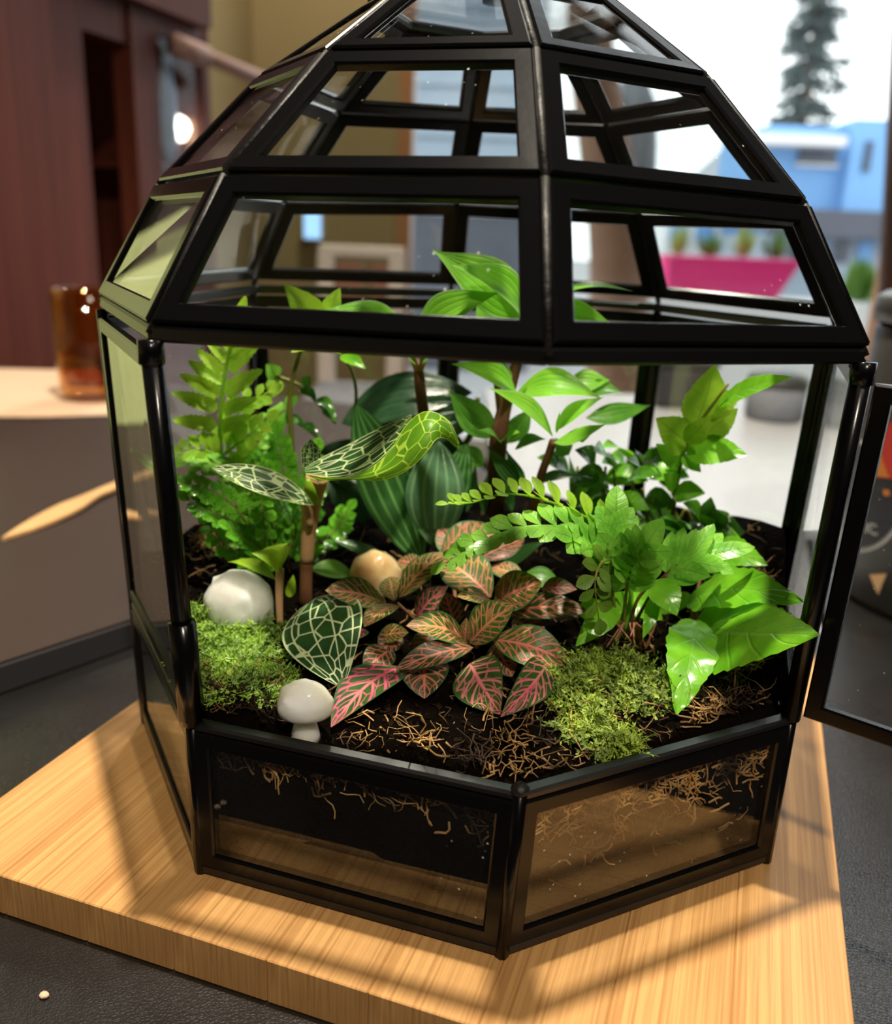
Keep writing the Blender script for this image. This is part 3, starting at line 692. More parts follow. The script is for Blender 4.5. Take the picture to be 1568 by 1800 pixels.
# --- small lime sprout
sp_ = plant('orchid_sprout', (490, 1100), 'small lime sprout standing beside the pale rounded quartz', -0.034)
stem(sp_, [P(492, 1098, -0.034), P(491, 1045, -0.034), P(492, 1000, -0.034)], 0.0010, 0.0013, 'tan_stem')
leafpx(sp_, 'sprout', (494, 1005, -0.034), (442, 972, -0.036), 30, (0.3, -0.5, 0.8), shape='ovate', fold=0.5, bend=0.2)
leafpx(sp_, 'sprout', (492, 998, -0.032), (505, 955, -0.026), 48, (-0.5, -0.8, 0.3), shape='ovate', fold=0.4, bend=0.25)
leafpx(sp_, 'sprout', (486, 1020, -0.028), (400, 988, -0.022), 22, (0, -0.3, 0.9), shape='lance', fold=0.2, bend=0.15)
leafpx(sp_, 'sprout', (508, 1050, -0.025), (516, 1010, -0.025), 18, (0.2, -0.9, 0.3), shape='ovate')

# --- pink-veined nerve plant
fit = plant('nerve_plant', (800, 1140), 'bushy nerve plant with pink and peach veined leaves at the centre front', -0.040)
FIT = [  # base px, tip px, width, y base, y tip, material, normal, kw
 ((702, 1050), (784, 971), 34, -0.036, -0.030, 'fitt', (-0.5, -0.6, 0.6), {}),
 ((676, 1060), (572, 1038), 40, -0.038, -0.044, 'fitt', (0.1, -0.5, 0.85), {}),
 ((693, 1056), (684, 1014), 32, -0.034, -0.026, 'fitt', (0, -0.8, 0.5), {}),
 ((700, 1064), (640, 1102), 32, -0.038, -0.052, 'fitt', (-0.3, -0.5, 0.8), {}),
 ((733, 1086), (788, 1030), 34, -0.040, -0.040, 'fitt_pink', (-0.5, -0.6, 0.6), {}),
 ((800, 1100), (782, 1040), 38, -0.032, -0.026, 'fitt_pink', (0, -0.9, 0.3), {}),
 ((822, 1130), (714, 1100), 40, -0.052, -0.058, 'fitt', (0.15, -0.45, 0.88), dict(bend=0.16)),
 ((826, 1131), (903, 1064), 50, -0.052, -0.052, 'fitt', (-0.6, -0.6, 0.55), dict(fold=0.25)),
 ((863, 1050), (779, 984), 62, -0.036, -0.024, 'fitt', (0.35, -0.75, 0.55), dict(fold=0.2)),
 ((868, 1060), (953, 1024), 52, -0.040, -0.042, 'fitt', (-0.35, -0.65, 0.65), {}),
 ((866, 1060), (804, 1049), 28, -0.042, -0.050, 'fitt', (0.1, -0.4, 0.9), {}),
 ((922, 1020), (860, 996), 26, -0.026, -0.020, 'fitt', (0.2, -0.6, 0.75), {}),
 ((918, 1014), (982, 1024), 28, -0.020, -0.022, 'shrub_dark', (-0.2, -0.5, 0.8), {}),
 ((885, 1076), (1032, 1074), 36, -0.038, -0.044, 'fitt_dark', (-0.1, -0.55, 0.8), dict(bend=0.1)),
 ((866, 1124), (1000, 1166), 54, -0.050, -0.056, 'fitt', (-0.25, -0.6, 0.75), dict(bend=0.16)),
 ((706, 1172), (582, 1278), 66, -0.054, -0.076, 'fitt_pink', (-0.45, -0.65, 0.6), dict(bend=0.10)),
 ((746, 1150), (746, 1228), 66, -0.056, -0.070, 'fitt_dark', (0, -0.85, 0.5), dict(bend=0.12)),
 ((832, 1138), (696, 1176), 34, -0.058, -0.066, 'fitt_dark', (0, -0.5, 0.85), {}),
 ((826, 1166), (879, 1256), 74, -0.062, -0.074, 'fitt_pink', (-0.2, -0.85, 0.5), dict(bend=0.08)),
 ((962, 1166), (880, 1260), 52, -0.058, -0.076, 'fitt_pink', (0.35, -0.7, 0.6), dict(bend=0.12)),
 ((642, 1106), (592, 1138), 30, -0.046, -0.056, 'fitt_pink', (-0.2, -0.5, 0.8), {}),
 ((664, 1120), (718, 1112), 26, -0.046, -0.050, 'fitt', (0.1, -0.7, 0.7), {}),
 ((776, 990), (870, 926), 56, -0.018, -0.008, 'fitt', (-0.35, -0.8, 0.5), {}),
 ((840, 984), (922, 946), 34, -0.020, -0.012, 'fitt_dark', (-0.2, -0.85, 0.5), {}),
 ((952, 1036), (1014, 1036), 26, -0.032, -0.034, 'fitt_pink', (-0.1, -0.5, 0.8), {}),
 ((820, 990), (770, 930), 40, -0.012, -0.004, 'fitt', (0.3, -0.85, 0.4), {}),
 ((700, 1110), (670, 1150), 34, -0.044, -0.052, 'fitt_dark', (-0.1, -0.85, 0.4), {}),
 ((760, 1110), (730, 1160), 36, -0.046, -0.050, 'fitt_dark', (0, -0.9, 0.4), {}),
 ((900, 1090), (960, 1120), 36, -0.038, -0.046, 'fitt_dark', (0, -0.7, 0.7), {}),
 ((870, 1130), (900, 1190), 44, -0.046, -0.056, 'fitt_dark', (0, -0.9, 0.4), {}),
 ((690, 1140), (640, 1180), 40, -0.046, -0.056, 'fitt_dark', (-0.2, -0.8, 0.5), {}),
 ((745, 1000), (700, 985), 26, -0.018, -0.012, 'fitt', (0, -0.6, 0.7), {}),
]
for b, t_, w_, y0, y1, m_, n_, kw in FIT:
    a = dict(shape='ellip' if m_ != 'fitt_pink' else 'ovate', bend=0.09, fold=0.16, nu=14, nv=8); a.update(kw)
    leafpx(fit, m_, (b[0], b[1], y0), (t_[0], t_[1], y1), w_*1.32, n_, **a)
for pts in ([(800, 1190, -0.04), (760, 1120, -0.04), (698, 1060, -0.037)], [(810, 1190, -0.04), (820, 1150, -0.045), (824, 1130, -0.05)], [(815, 1190, -0.04), (850, 1110, -0.038), (866, 1060, -0.04)], [(810, 1180, -0.04), (770, 1130, -0.04), (735, 1086, -0.04)], [(825, 1180, -0.04), (890, 1080, -0.03), (920, 1020, -0.024)], [(800, 1180, -0.04), (800, 1050, -0.022), (790, 990, -0.016)]):
    stem(fit, [P(*p) for p in pts], 0.0007, 0.0005, 'russet_stem')
for (x, y, Y) in ((816, 1112, -0.053), (882, 1036, -0.041)):       # closed leaf buds
    leafpx(fit, 'fitt', (x, y+20, Y), (x+4, y-26, Y), 26, (0.1, -1, 0.1), 'bud', shape='ovate', fold=-0.8, bend=0.1)

# --- left fern with long toothed pinnae
lf = plant('tall_fern', (395, 860), 'tall lime fern frond against the left glass', 0.012)
Yf = 0.006
rp = [(400, 850, 0.010), (388, 790, Yf), (388, 720, Yf), (397, 650, Yf-0.002), (412, 585, Yf-0.004), (440, 540, Yf-0.006)]
rr = MB().tube(spline([P(*p) for p in rp], 24), [0.0009-0.000025*i for i in range(25)], 6).build('frond', 'fern_lime', lf, True)
PIN = [((383, 718), (302, 690)), ((381, 748), (304, 738)), ((387, 693), (315, 658)), ((390, 675), (331, 634)), ((394, 656), (343, 613)), ((401, 636), (362, 598)), ((406, 615), (386, 580)), ((395, 692), (462, 650)), ((402, 650), (457, 604)), ((408, 628), (440, 582)), ((392, 722), (452, 700)), ((415, 590), (470, 556)), ((425, 565), (432, 520)), ((414, 592), (400, 555)), ((384, 772), (330, 772)), ((390, 752), (440, 735))]
for b, t_ in PIN:
    V_ = P(b[0], b[1], Yf); T_ = P(t_[0], t_[1], Yf+random.uniform(-0.008, 0.004)); L = np.linalg.norm(T_-V_)
    g = leaf_geo(V_, T_, L*0.33, (0.1, -0.9, 0.35), 'lobe', 0.05, 0.22, serr=0.3, serrn=9, nu=26, nv=6, rip=0.02)
    mk('pinna', g[0], g[1], 'fern_lime', rr, g[2])
for pts, n, L in (([(392, 800, 0.006), (430, 770, 0.002), (468, 740, 0.0)], 5, 0.0085), ([(390, 805, 0.004), (350, 790, 0.0), (312, 800, -0.002)], 5, 0.0075), ([(396, 800, 0.01), (420, 720, 0.012), (470, 690, 0.014)], 5, 0.0085)):
    frond(lf, [P(*p) for p in pts], n, lambda a, L=L: L*(1-0.45*a), 0.62, (0.1, -0.8, 0.5), 'fern_lime', 58, 'obov', 'fern_lime', serr=0.15, serrn=4)
# --- low glossy fern mass
bf = plant('button_fern', (470, 985), 'low bushy bright green fern beside the orchid stem', 0.0)
for i, (pts, n, L) in enumerate([
  ([(480, 985, -0.002), (420, 900, -0.006), (372, 862, -0.010), (322, 848, -0.014)], 9, 0.0065),
  ([(485, 985, 0.0), (430, 930, -0.006), (385, 905, -0.012), (335, 880, -0.014)], 9, 0.0060),
  ([(485, 980, 0.002), (440, 860, 0.004), (400, 820, 0.0), (330, 815, -0.006)], 9, 0.0070),
  ([(490, 980, 0.004), (462, 860, 0.006), (440, 800, 0.006)], 9, 0.0068),
  ([(495, 975, 0.006), (500, 860, 0.010), (490, 770, 0.010)], 9, 0.0070),
  ([(500, 975, 0.006), (540, 880, 0.014), (556, 800, 0.016)], 8, 0.0070),
  ([(490, 990, -0.006), (440, 950, -0.012), (405, 930, -0.016)], 7, 0.0056),
  ([(495, 990, -0.004), (450, 975, -0.010), (432, 1000, -0.018)], 6, 0.0046),
  ([(500, 985, 0.0), (520, 930, 0.0), (500, 890, -0.006)], 7, 0.0056),
  ([(470, 900, 0.008), (455, 780, 0.016), (500, 720, 0.02)], 8, 0.0072),
  ([(480, 930, 0.0), (470, 900, -0.006), (460, 880, -0.012), (470, 960, -0.02)], 8, 0.0052),
  ([(510, 980, 0.01), (580, 940, 0.016), (610, 900, 0.02)], 7, 0.0060),
  ([(470, 960, 0.0), (400, 960, -0.004), (360, 900, -0.008)], 7, 0.0055)]):
    frond(bf, [P(*p) for p in pts], n, lambda a, L=L: 1.25*L*(1-0.4*a), 0.75, (0.05*math.sin(i), -0.55, 0.8), 'bush_green' if i not in (2, 9) else 'fern_green', 62, 'obov', 'olive_stem', serr=0.32, serrn=4, rip=0.06, droop=0.15, r=0.0005)
leafpx(bf, 'fern_green', (320, 842, 0.0), (216, 782, 0.004), 24, (0.3, -0.5, 0.8), shape='lance', bend=-0.05, fold=0.2)

# --- arching right fern
rf = plant('arching_fern', (1095, 1128), 'arching fern with fronds bowed over the nerve plant', -0.036)
def fr(pts, n, L0, L1, wr, nrm, mat='fern_green', **kw):
    return frond(rf, [P(*p) for p in pts], n, lambda a: (L0+(L1-L0)*a)*1.25, wr*1.1, nrm, mat, **kw)
fr([(1098, 1120, -0.036), (1112, 1030, -0.036), (1095, 962, -0.036), (1040, 915, -0.038), (960, 880, -0.040), (890, 868, -0.042), (830, 884, -0.044), (790, 886, -0.044)], 15, 0.0088, 0.0026, 0.62, (0.15, -0.25, 0.95), 'fern_lime', angle=66, stem_mat='fern_lime', start=0.30, serr=0.1, serrn=3, shape='obov', droop=-0.55, fold=0.1)
fr([(1096, 1120, -0.038), (1108, 1040, -0.040), (1085, 985, -0.044), (1020, 935, -0.048), (930, 925, -0.050), (850, 950, -0.052), (784, 990, -0.052)], 15, 0.0098, 0.0034, 0.62, (0.25, -0.45, 0.85), 'fern_green', angle=60, stem_mat='fern_green', start=0.30, serr=0.12, serrn=3, shape='obov', droop=-0.1)
fr([(1094, 1120, -0.038), (1100, 1050, -0.044), (1110, 1000, -0.050), (1135, 960, -0.054)], 7, 0.0080, 0.0068, 0.55, (-0.1, -0.75, 0.65), 'fern_green', angle=66, start=0.45, serr=0.14, serrn=6, shape='lobe')
fr([(1092, 1120, -0.038), (1075, 1030, -0.046), (1080, 975, -0.050), (1082, 915, -0.046)], 6, 0.0075, 0.0064, 0.6, (0.1, -0.85, 0.5), 'fern_green', angle=52, start=0.5, serr=0.12, serrn=5, shape='lobe')
fr([(1092, 1122, -0.038), (1065, 1010, -0.046), (1040, 960, -0.050), (1012, 948, -0.052)], 5, 0.0066, 0.0050, 0.62, (0.2, -0.6, 0.75), 'fern_green', start=0.5, shape='obov', serr=0.1, serrn=3)
fr([(1100, 1000, -0.044), (1064, 985, -0.052), (1046, 1020, -0.058), (1052, 1085, -0.056)], 6, 0.0052, 0.0040, 0.6, (0.25, -0.9, 0.25), 'fern_olive', start=0.25, shape='obov', angle=70)
fr([(1102, 1125, -0.036), (1135, 1060, -0.036), (1165, 1015, -0.038), (1205, 985, -0.040), (1250, 975, -0.040)], 5, 0.0105, 0.0080, 0.42, (-0.1, -0.6, 0.8), 'fern_green', start=0.55, shape='lobe', serr=0.12, serrn=6, angle=58, stem_mat='brown_stem')
for b, t_, w_, y0, y1 in (((1085, 1052), (1012, 1136), 52, -0.040, -0.052), ((1112, 1048), (1050, 1100), 50, -0.030, -0.036), ((1148, 1020), (1190, 1082), 56, -0.040, -0.048), ((1100, 1050), (1165, 1090), 48, -0.024, -0.030), ((1150, 1050), (1130, 1122), 26, -0.038, -0.046), ((1215, 1045), (1150, 1080), 30, -0.02, -0.02), ((1120, 1030), (1100, 1100), 44, -0.020, -0.022), ((1040, 1050), (1030, 1090), 40, -0.024, -0.022)):
    leafpx(rf, 'holly', (b[0], b[1], y0), (t_[0], t_[1], y1), w_, (0.1, -0.8, 0.55), shape='ovate', bend=0.12, fold=0.15, serr=0.08, serrn=8)
for pts in ([(1096, 1128, -0.036), (1050, 1030, -0.042), (1036, 990, -0.05)], [(1105, 1128, -0.036), (1118, 1060, -0.04), (1150, 1020, -0.04)], [(1100, 1130, -0.036), (1070, 1060, -0.04), (1055, 1000, -0.05)], [(1108, 1132, -0.034), (1080, 1040, -0.03), (1100, 980, -0.036)], [(1112, 1130, -0.034), (1150, 1070, -0.036), (1172, 1010, -0.04)]):
    stem(rf, [P(*p) for p in pts], 0.0006, 0.0004, 'brown_stem', 'stem', 6)
for _ in range(9):
    x = 1085+random.uniform(-40, 55); stem(rf, [P(x, 1128+random.uniform(0, 18), -0.04), P(x+random.uniform(-30, 30), 1095, -0.042), P(x+random.uniform(-30, 30), 1120+random.uniform(-10, 20), -0.046)], 0.0004, 0.0002, 'russet_stem', 'root', 5)

# --- broad holly-leaved fern at the right
hf = plant('holly_fern', (1228, 1098), 'broad toothed leaves spreading low beside the right post', -0.030)
for b, t_, w_, y0, y1, n_, kw in [
  ((1226, 1092), (1190, 1258), 92, -0.040, -0.068, (-0.15, -0.75, 0.6), dict(bend=0.12, rip=0.05, ripn=4, fold=0.12)),
  ((1243, 1108), (1439, 1116), 165, -0.042, -0.076, (-0.2, -0.6, 0.75), dict(bend=0.06, fold=-0.12, shape='heart', sway=0.06)),
  ((1226, 1088), (1400, 1092), 70, -0.030, -0.050, (-0.1, -0.65, 0.7), dict(bend=0.12)),
  ((1212, 1056), (1413, 1058), 84, -0.024, -0.054, (-0.15, -0.6, 0.75), dict(bend=0.14, rip=0.05)),
  ((1240, 980), (1350, 994), 64, -0.010, -0.030, (-0.15, -0.7, 0.7), dict(bend=0.16)),
  ((1290, 1040), (1345, 1060), 40, -0.012, -0.02, (0, -0.7, 0.7), {}),
  ((1232, 1062), (1290, 1010), 46, -0.016, -0.016, (0, -0.8, 0.6), {})]:
    a = dict(shape='ovate', bend=0.1, fold=0.12, serr=0.11, serrn=10, nu=30, nv=8); a.update(kw)
    leafpx(hf, 'holly', (b[0], b[1], y0), (t_[0], t_[1], y1), w_, n_, **a)
for pts in ([(1228, 1105, -0.034), (1227, 1096, -0.038), (1224, 1092, -0.040)], [(1226, 1108, -0.034), (1234, 1098, -0.040), (1246, 1108, -0.042)], [(1220, 1100, -0.03), (1216, 1075, -0.026), (1214, 1056, -0.024)], [(1224, 1100, -0.03), (1226, 1040, -0.02), (1242, 980, -0.010)]):
    stem(hf, [P(*p) for p in pts], 0.0007, 0.0005, 'brown_stem', 'stem', 6)

# --- upright frond at the right
uf = plant('upright_fern', (1185, 930), 'upright toothed fern frond rising by the right glass', 0.02)
stem(uf, [P(1178, 940, 0.02), P(1190, 850, 0.012), P(1204, 790, 0.006), P(1236, 735, 0.002), P(1280, 675, -0.004)], 0.0008, 0.0004, 'olive_stem')
for b, t_, w_, y0, y1, n_, m_ in [
  ((1222, 748), (1256, 641), 74, 0.004, 0.0, (0.15, -0.9, 0.35), 'fern_lime'), ((1212, 785), (1153, 735), 66, 0.006, 0.0, (-0.2, -0.9, 0.4), 'fern_lime'),
  ((1206, 792), (1313, 800), 54, 0.004, -0.006, (0.0, -0.75, 0.6), 'holly'), ((1232, 768), (1297, 718), 48, 0.006, 0.004, (0.1, -0.9, 0.3), 'fern_lime'),
  ((1262, 712), (1393, 662), 40, 0.0, -0.022, (0.1, -0.75, 0.6), 'holly'), ((1256, 716), (1302, 688), 38, 0.004, 0.002, (0.1, -0.9, 0.3), 'fern_lime'),
  ((1206, 778), (1250, 730), 40, 0.0, -0.006, (0.0, -0.9, 0.3), 'fern_lime'), ((1196, 818), (1153, 780), 36, 0.008, 0.004, (-0.1, -0.9, 0.3), 'holly'),
  ((1190, 856), (1166, 832), 34, 0.010, 0.006, (-0.1, -0.9, 0.4), 'holly'), ((1200, 800), (1232, 830), 26, 0.004, 0.0, (-0.1, -0.9, 0.4), 'holly')]:
    leafpx(uf, m_, (b[0], b[1], y0), (t_[0], t_[1], y1), w_, n_, shape='ovate', bend=0.06, fold=0.12, serr=0.12, serrn=8, nu=20)

# --- glossy dark fern mass at the back right
df = plant('dark_holly_fern', (1110, 940), 'glossy dark leafy fern mass between shrub and upright frond', 0.03)
random.seed(21)
for i in range(46):
    x = random.uniform(1000, 1262); top = 760+max(0, x-1080)*0.85; y = random.uniform(top, min(965, top+190)); Y = random.uniform(0.0, 0.045)
    if x > 1180: Y = random.uniform(-0.01, 0.02)
    an = random.uniform(-2.6, 0.6); L = random.uniform(52, 86)
    leafpx(df, 'holly_dark' if random.random() < 0.62 else 'holly', (x, y, Y), (x+L*math.cos(an), y+L*0.7*math.sin(an)+12, Y-random.uniform(0.0, 0.014)), random.uniform(34, 52), (random.uniform(-0.4, 0.4), -0.5, random.uniform(0.5, 0.9)), shape='ovate', bend=0.15, fold=0.15, serr=0.08, serrn=7, nu=12)
for i in range(9):
    x = 1010+i*25; stem(df, [P(x+20, 985, 0.02), P(x, 900, 0.02), P(x-6+random.uniform(-10, 20), 820+max(0, x-1080)*0.7, 0.02)], 0.0008, 0.0005, 'olive_stem', 'stem', 6)

# --- tall shrub with striped lime leaves (three stems)
sh = plant('striped_shrub', (860, 900), 'tall shrub with reddish stems and striped lime leaves reaching into the dome', 0.03)
Ys = 0.014
stem(sh, [P(760, 900, Ys+0.02), P(748, 760, Ys+0.006), P(740, 690, Ys), P(736, 652, Ys)], 0.0022, 0.0018, 'brown_stem')
stem(sh, [P(870, 900, Ys+0.01), P(876, 780, Ys), P(886, 720, Ys), P(908, 640, Ys), P(930, 560, Ys)], 0.0034, 0.0014, 'brown_stem')
stem(sh, [P(938, 900, Ys-0.004), P(950, 840, Ys-0.010), P(966, 795, Ys-0.014), P(972, 775, Ys-0.016)], 0.0015, 0.0012, 'russet_stem')
stem(sh, [P(880, 720, Ys), P(872, 640, Ys), P(880, 585, Ys)], 0.0014, 0.0010, 'russet_stem')
stem(sh, [P(736, 655, Ys), P(727, 632, Ys-0.002), P(722, 610, Ys-0.004)], 0.0013, 0.0010, 'tan_stem')
stem(sh, [P(736, 655, Ys), P(744, 632, Ys-0.002), P(740, 608, Ys-0.004)], 0.0013, 0.0010, 'tan_stem')
for b, t_, w_, y0, y1, n_, m_, kw in [
  ((722, 606), (562, 546), 62, Ys-0.004, Ys-0.012, (0.2, -0.65, 0.7), 'shrub', dict(bend=0.16)),
  ((728, 604), (880, 514), 74, Ys-0.004, Ys-0.014, (-0.3, -0.75, 0.6), 'shrub', dict(bend=0.14)),
  ((734, 634), (704, 612), 34, Ys, Ys-0.006, (0, -0.8, 0.5), 'shrub', {}), ((738, 634), (768, 612), 34, Ys, Ys-0.006, (0, -0.8, 0.5), 'shrub', {}),
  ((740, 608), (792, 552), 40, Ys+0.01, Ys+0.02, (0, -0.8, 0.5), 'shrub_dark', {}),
  ((922, 560), (761, 440), 104, Ys+0.002, Ys-0.004, (-0.2, -0.85, 0.5), 'shrub', dict(bend=0.12)),
  ((930, 572), (794, 466), 66, Ys-0.006, Ys-0.016, (0.3, -0.6, 0.75), 'shrub', dict(bend=0.16, fold=0.3)),
  ((880, 590), (838, 522), 60, Ys+0.004, Ys+0.006, (0, -0.95, 0.2), 'shrub', {}), ((898, 588), (898, 500), 62, Ys+0.012, Ys+0.014, (0, -0.95, 0.2), 'shrub', {}),
  ((936, 572), (924, 472), 48, Ys+0.012, Ys+0.016, (0, -0.95, 0.2), 'shrub', {}),
  ((940, 545), (1112, 512), 34, Ys, Ys-0.012, (0, -0.12, 1.0), 'shrub', dict(bend=0.12, fold=0.25)),
  ((945, 548), (1078, 572), 52, Ys+0.004, Ys+0.0, (-0.1, -0.75, 0.6), 'shrub', dict(bend=0.1)),
  ((908, 690), (794, 640), 52, Ys-0.006, Ys-0.014, (0.2, -0.6, 0.75), 'shrub', dict(fold=0.35)),
  ((884, 680), (884, 630), 36, Ys-0.002, Ys-0.004, (0, -0.9, 0.4), 'shrub', dict(fold=0.3)),
  ((905, 694), (1056, 700), 62, Ys-0.004, Ys-0.012, (-0.1, -0.65, 0.75), 'shrub', dict(bend=0.2)),
  ((972, 768), (859, 682), 44, Ys-0.016, Ys-0.024, (0.35, -0.45, 0.8), 'shrub', dict(bend=0.08, fold=0.3)),
  ((976, 758), (1062, 698), 32, Ys-0.014, Ys-0.014, (-0.35, -0.5, 0.8), 'shrub', dict(bend=0.1)),
  ((974, 778), (1066, 745), 38, Ys-0.018, Ys-0.028, (-0.1, -0.45, 0.9), 'shrub', dict(bend=-0.06, fold=0.2)),
  ((978, 762), (984, 722), 10, Ys-0.016, Ys-0.016, (0, -0.9, 0.4), 'shrub', {}),
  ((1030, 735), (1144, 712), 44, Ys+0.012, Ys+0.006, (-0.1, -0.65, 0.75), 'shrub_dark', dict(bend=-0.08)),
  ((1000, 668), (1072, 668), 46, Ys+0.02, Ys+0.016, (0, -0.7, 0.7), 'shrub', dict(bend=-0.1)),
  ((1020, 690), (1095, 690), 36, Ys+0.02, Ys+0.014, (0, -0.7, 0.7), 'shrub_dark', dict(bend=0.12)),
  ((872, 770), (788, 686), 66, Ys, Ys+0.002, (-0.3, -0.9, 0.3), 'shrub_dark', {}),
  ((880, 780), (840, 756), 24, Ys-0.012, Ys-0.02, (0.1, -0.5, 0.85), 'shrub', {}), ((880, 780), (918, 760), 24, Ys-0.012, Ys-0.02, (-0.1, -0.5, 0.85), 'shrub', {}),
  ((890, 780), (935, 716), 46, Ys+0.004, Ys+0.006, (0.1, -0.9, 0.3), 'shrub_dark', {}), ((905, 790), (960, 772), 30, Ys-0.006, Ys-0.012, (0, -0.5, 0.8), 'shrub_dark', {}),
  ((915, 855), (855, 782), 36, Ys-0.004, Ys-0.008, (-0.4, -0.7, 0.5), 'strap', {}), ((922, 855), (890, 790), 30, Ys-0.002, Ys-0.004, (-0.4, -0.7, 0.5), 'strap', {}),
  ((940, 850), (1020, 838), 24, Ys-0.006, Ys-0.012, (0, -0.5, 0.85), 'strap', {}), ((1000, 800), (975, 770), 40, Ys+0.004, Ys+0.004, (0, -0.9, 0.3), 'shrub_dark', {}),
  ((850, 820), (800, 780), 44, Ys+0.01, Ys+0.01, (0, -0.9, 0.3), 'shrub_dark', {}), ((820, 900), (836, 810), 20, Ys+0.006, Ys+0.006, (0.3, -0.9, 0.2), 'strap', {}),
  ((850, 905), (862, 820), 20, Ys+0.006, Ys+0.006, (-0.3, -0.9, 0.2), 'strap', {}), ((900, 900), (880, 820), 22, Ys+0.006, Ys+0.006, (0.2, -0.9, 0.2), 'strap', {}), ((1010, 900), (1000, 800), 22, Ys+0.01, Ys+0.01, (0.2, -0.9, 0.2), 'strap', {})]:
    a = dict(shape='lance', bend=0.1, fold=0.26, nu=18, nv=8); a.update(kw); w_ *= 0.86
    leafpx(sh, m_, (b[0], b[1], y0), (t_[0], t_[1], y1), w_, n_, **a)

# --- pinstripe plant behind the nerve plant
pp = plant('pinstripe_plant', (745, 985), 'dark pinstriped broad leaves standing behind the amber stone', 0.012)
for b, t_, w_, y0, y1, n_, m_, kw in [
  ((742, 990), (626, 712), 104, 0.004, 0.012, (0.25, -0.92, 0.25), 'strap', dict(shape='ellip', bend=-0.06)),
  ((764, 960), (772, 776), 104, 0.002, 0.010, (-0.1, -0.95, 0.3), 'strap_sheen', dict(shape='ellip', label='pale sheened pinstriped leaf')),
  ((620, 1010), (546, 1000), 32, 0.0, -0.004, (0, -0.5, 0.85), 'shrub', dict(shape='ellip')), ((700, 1000), (570, 945), 22, 0.01, 0.008, (0, -0.5, 0.85), 'strap', dict(shape='lance')),
  ((780, 930), (820, 780), 60, 0.016, 0.02, (-0.2, -0.95, 0.2), 'strap', dict(shape='ellip')),
  ((880, 1000), (960, 950), 26, 0.006, 0.006, (0, -0.6, 0.8), 'strap', dict(shape='lance')), ((790, 960), (735, 930), 30, 0.0, 0.0, (0, -0.8, 0.4), 'strap', {})]:
    a = dict(bend=0.08, fold=0.15, nu=18, nv=10); a.update(kw); leafpx(pp, m_, (b[0], b[1], y0), (t_[0], t_[1], y1), w_, n_, **a)
bl = plant('broad_back_leaf', (700, 860), 'large dark leaves arching against the back glass', 0.06)
for b, t_, w_, y0, y1, n_ in [((830, 690), (600, 745), 80, 0.050, 0.055, (0, -0.7, 0.7)), ((860, 720), (640, 790), 90, 0.046, 0.048, (0, -0.85, 0.5)), ((700, 860), (560, 790), 90, 0.045, 0.05, (0, -0.85, 0.5)), ((800, 850), (740, 740), 90, 0.05, 0.05, (0, -0.9, 0.4)), ((640, 920), (600, 800), 80, 0.045, 0.05, (0, -0.9, 0.4))]:
    leafpx(bl, 'backleaf', (b[0], b[1], y0), (t_[0], t_[1], y1), w_, n_, shape='ellip', bend=0.15, fold=0.1, nu=16)
for x, y in ((840, 700), (700, 870), (800, 860)): stem(bl, [P(x, y, 0.048), P(x-10, y+60, 0.052), P(730, 900, 0.055)], 0.001, 0.0014, 'olive_stem')
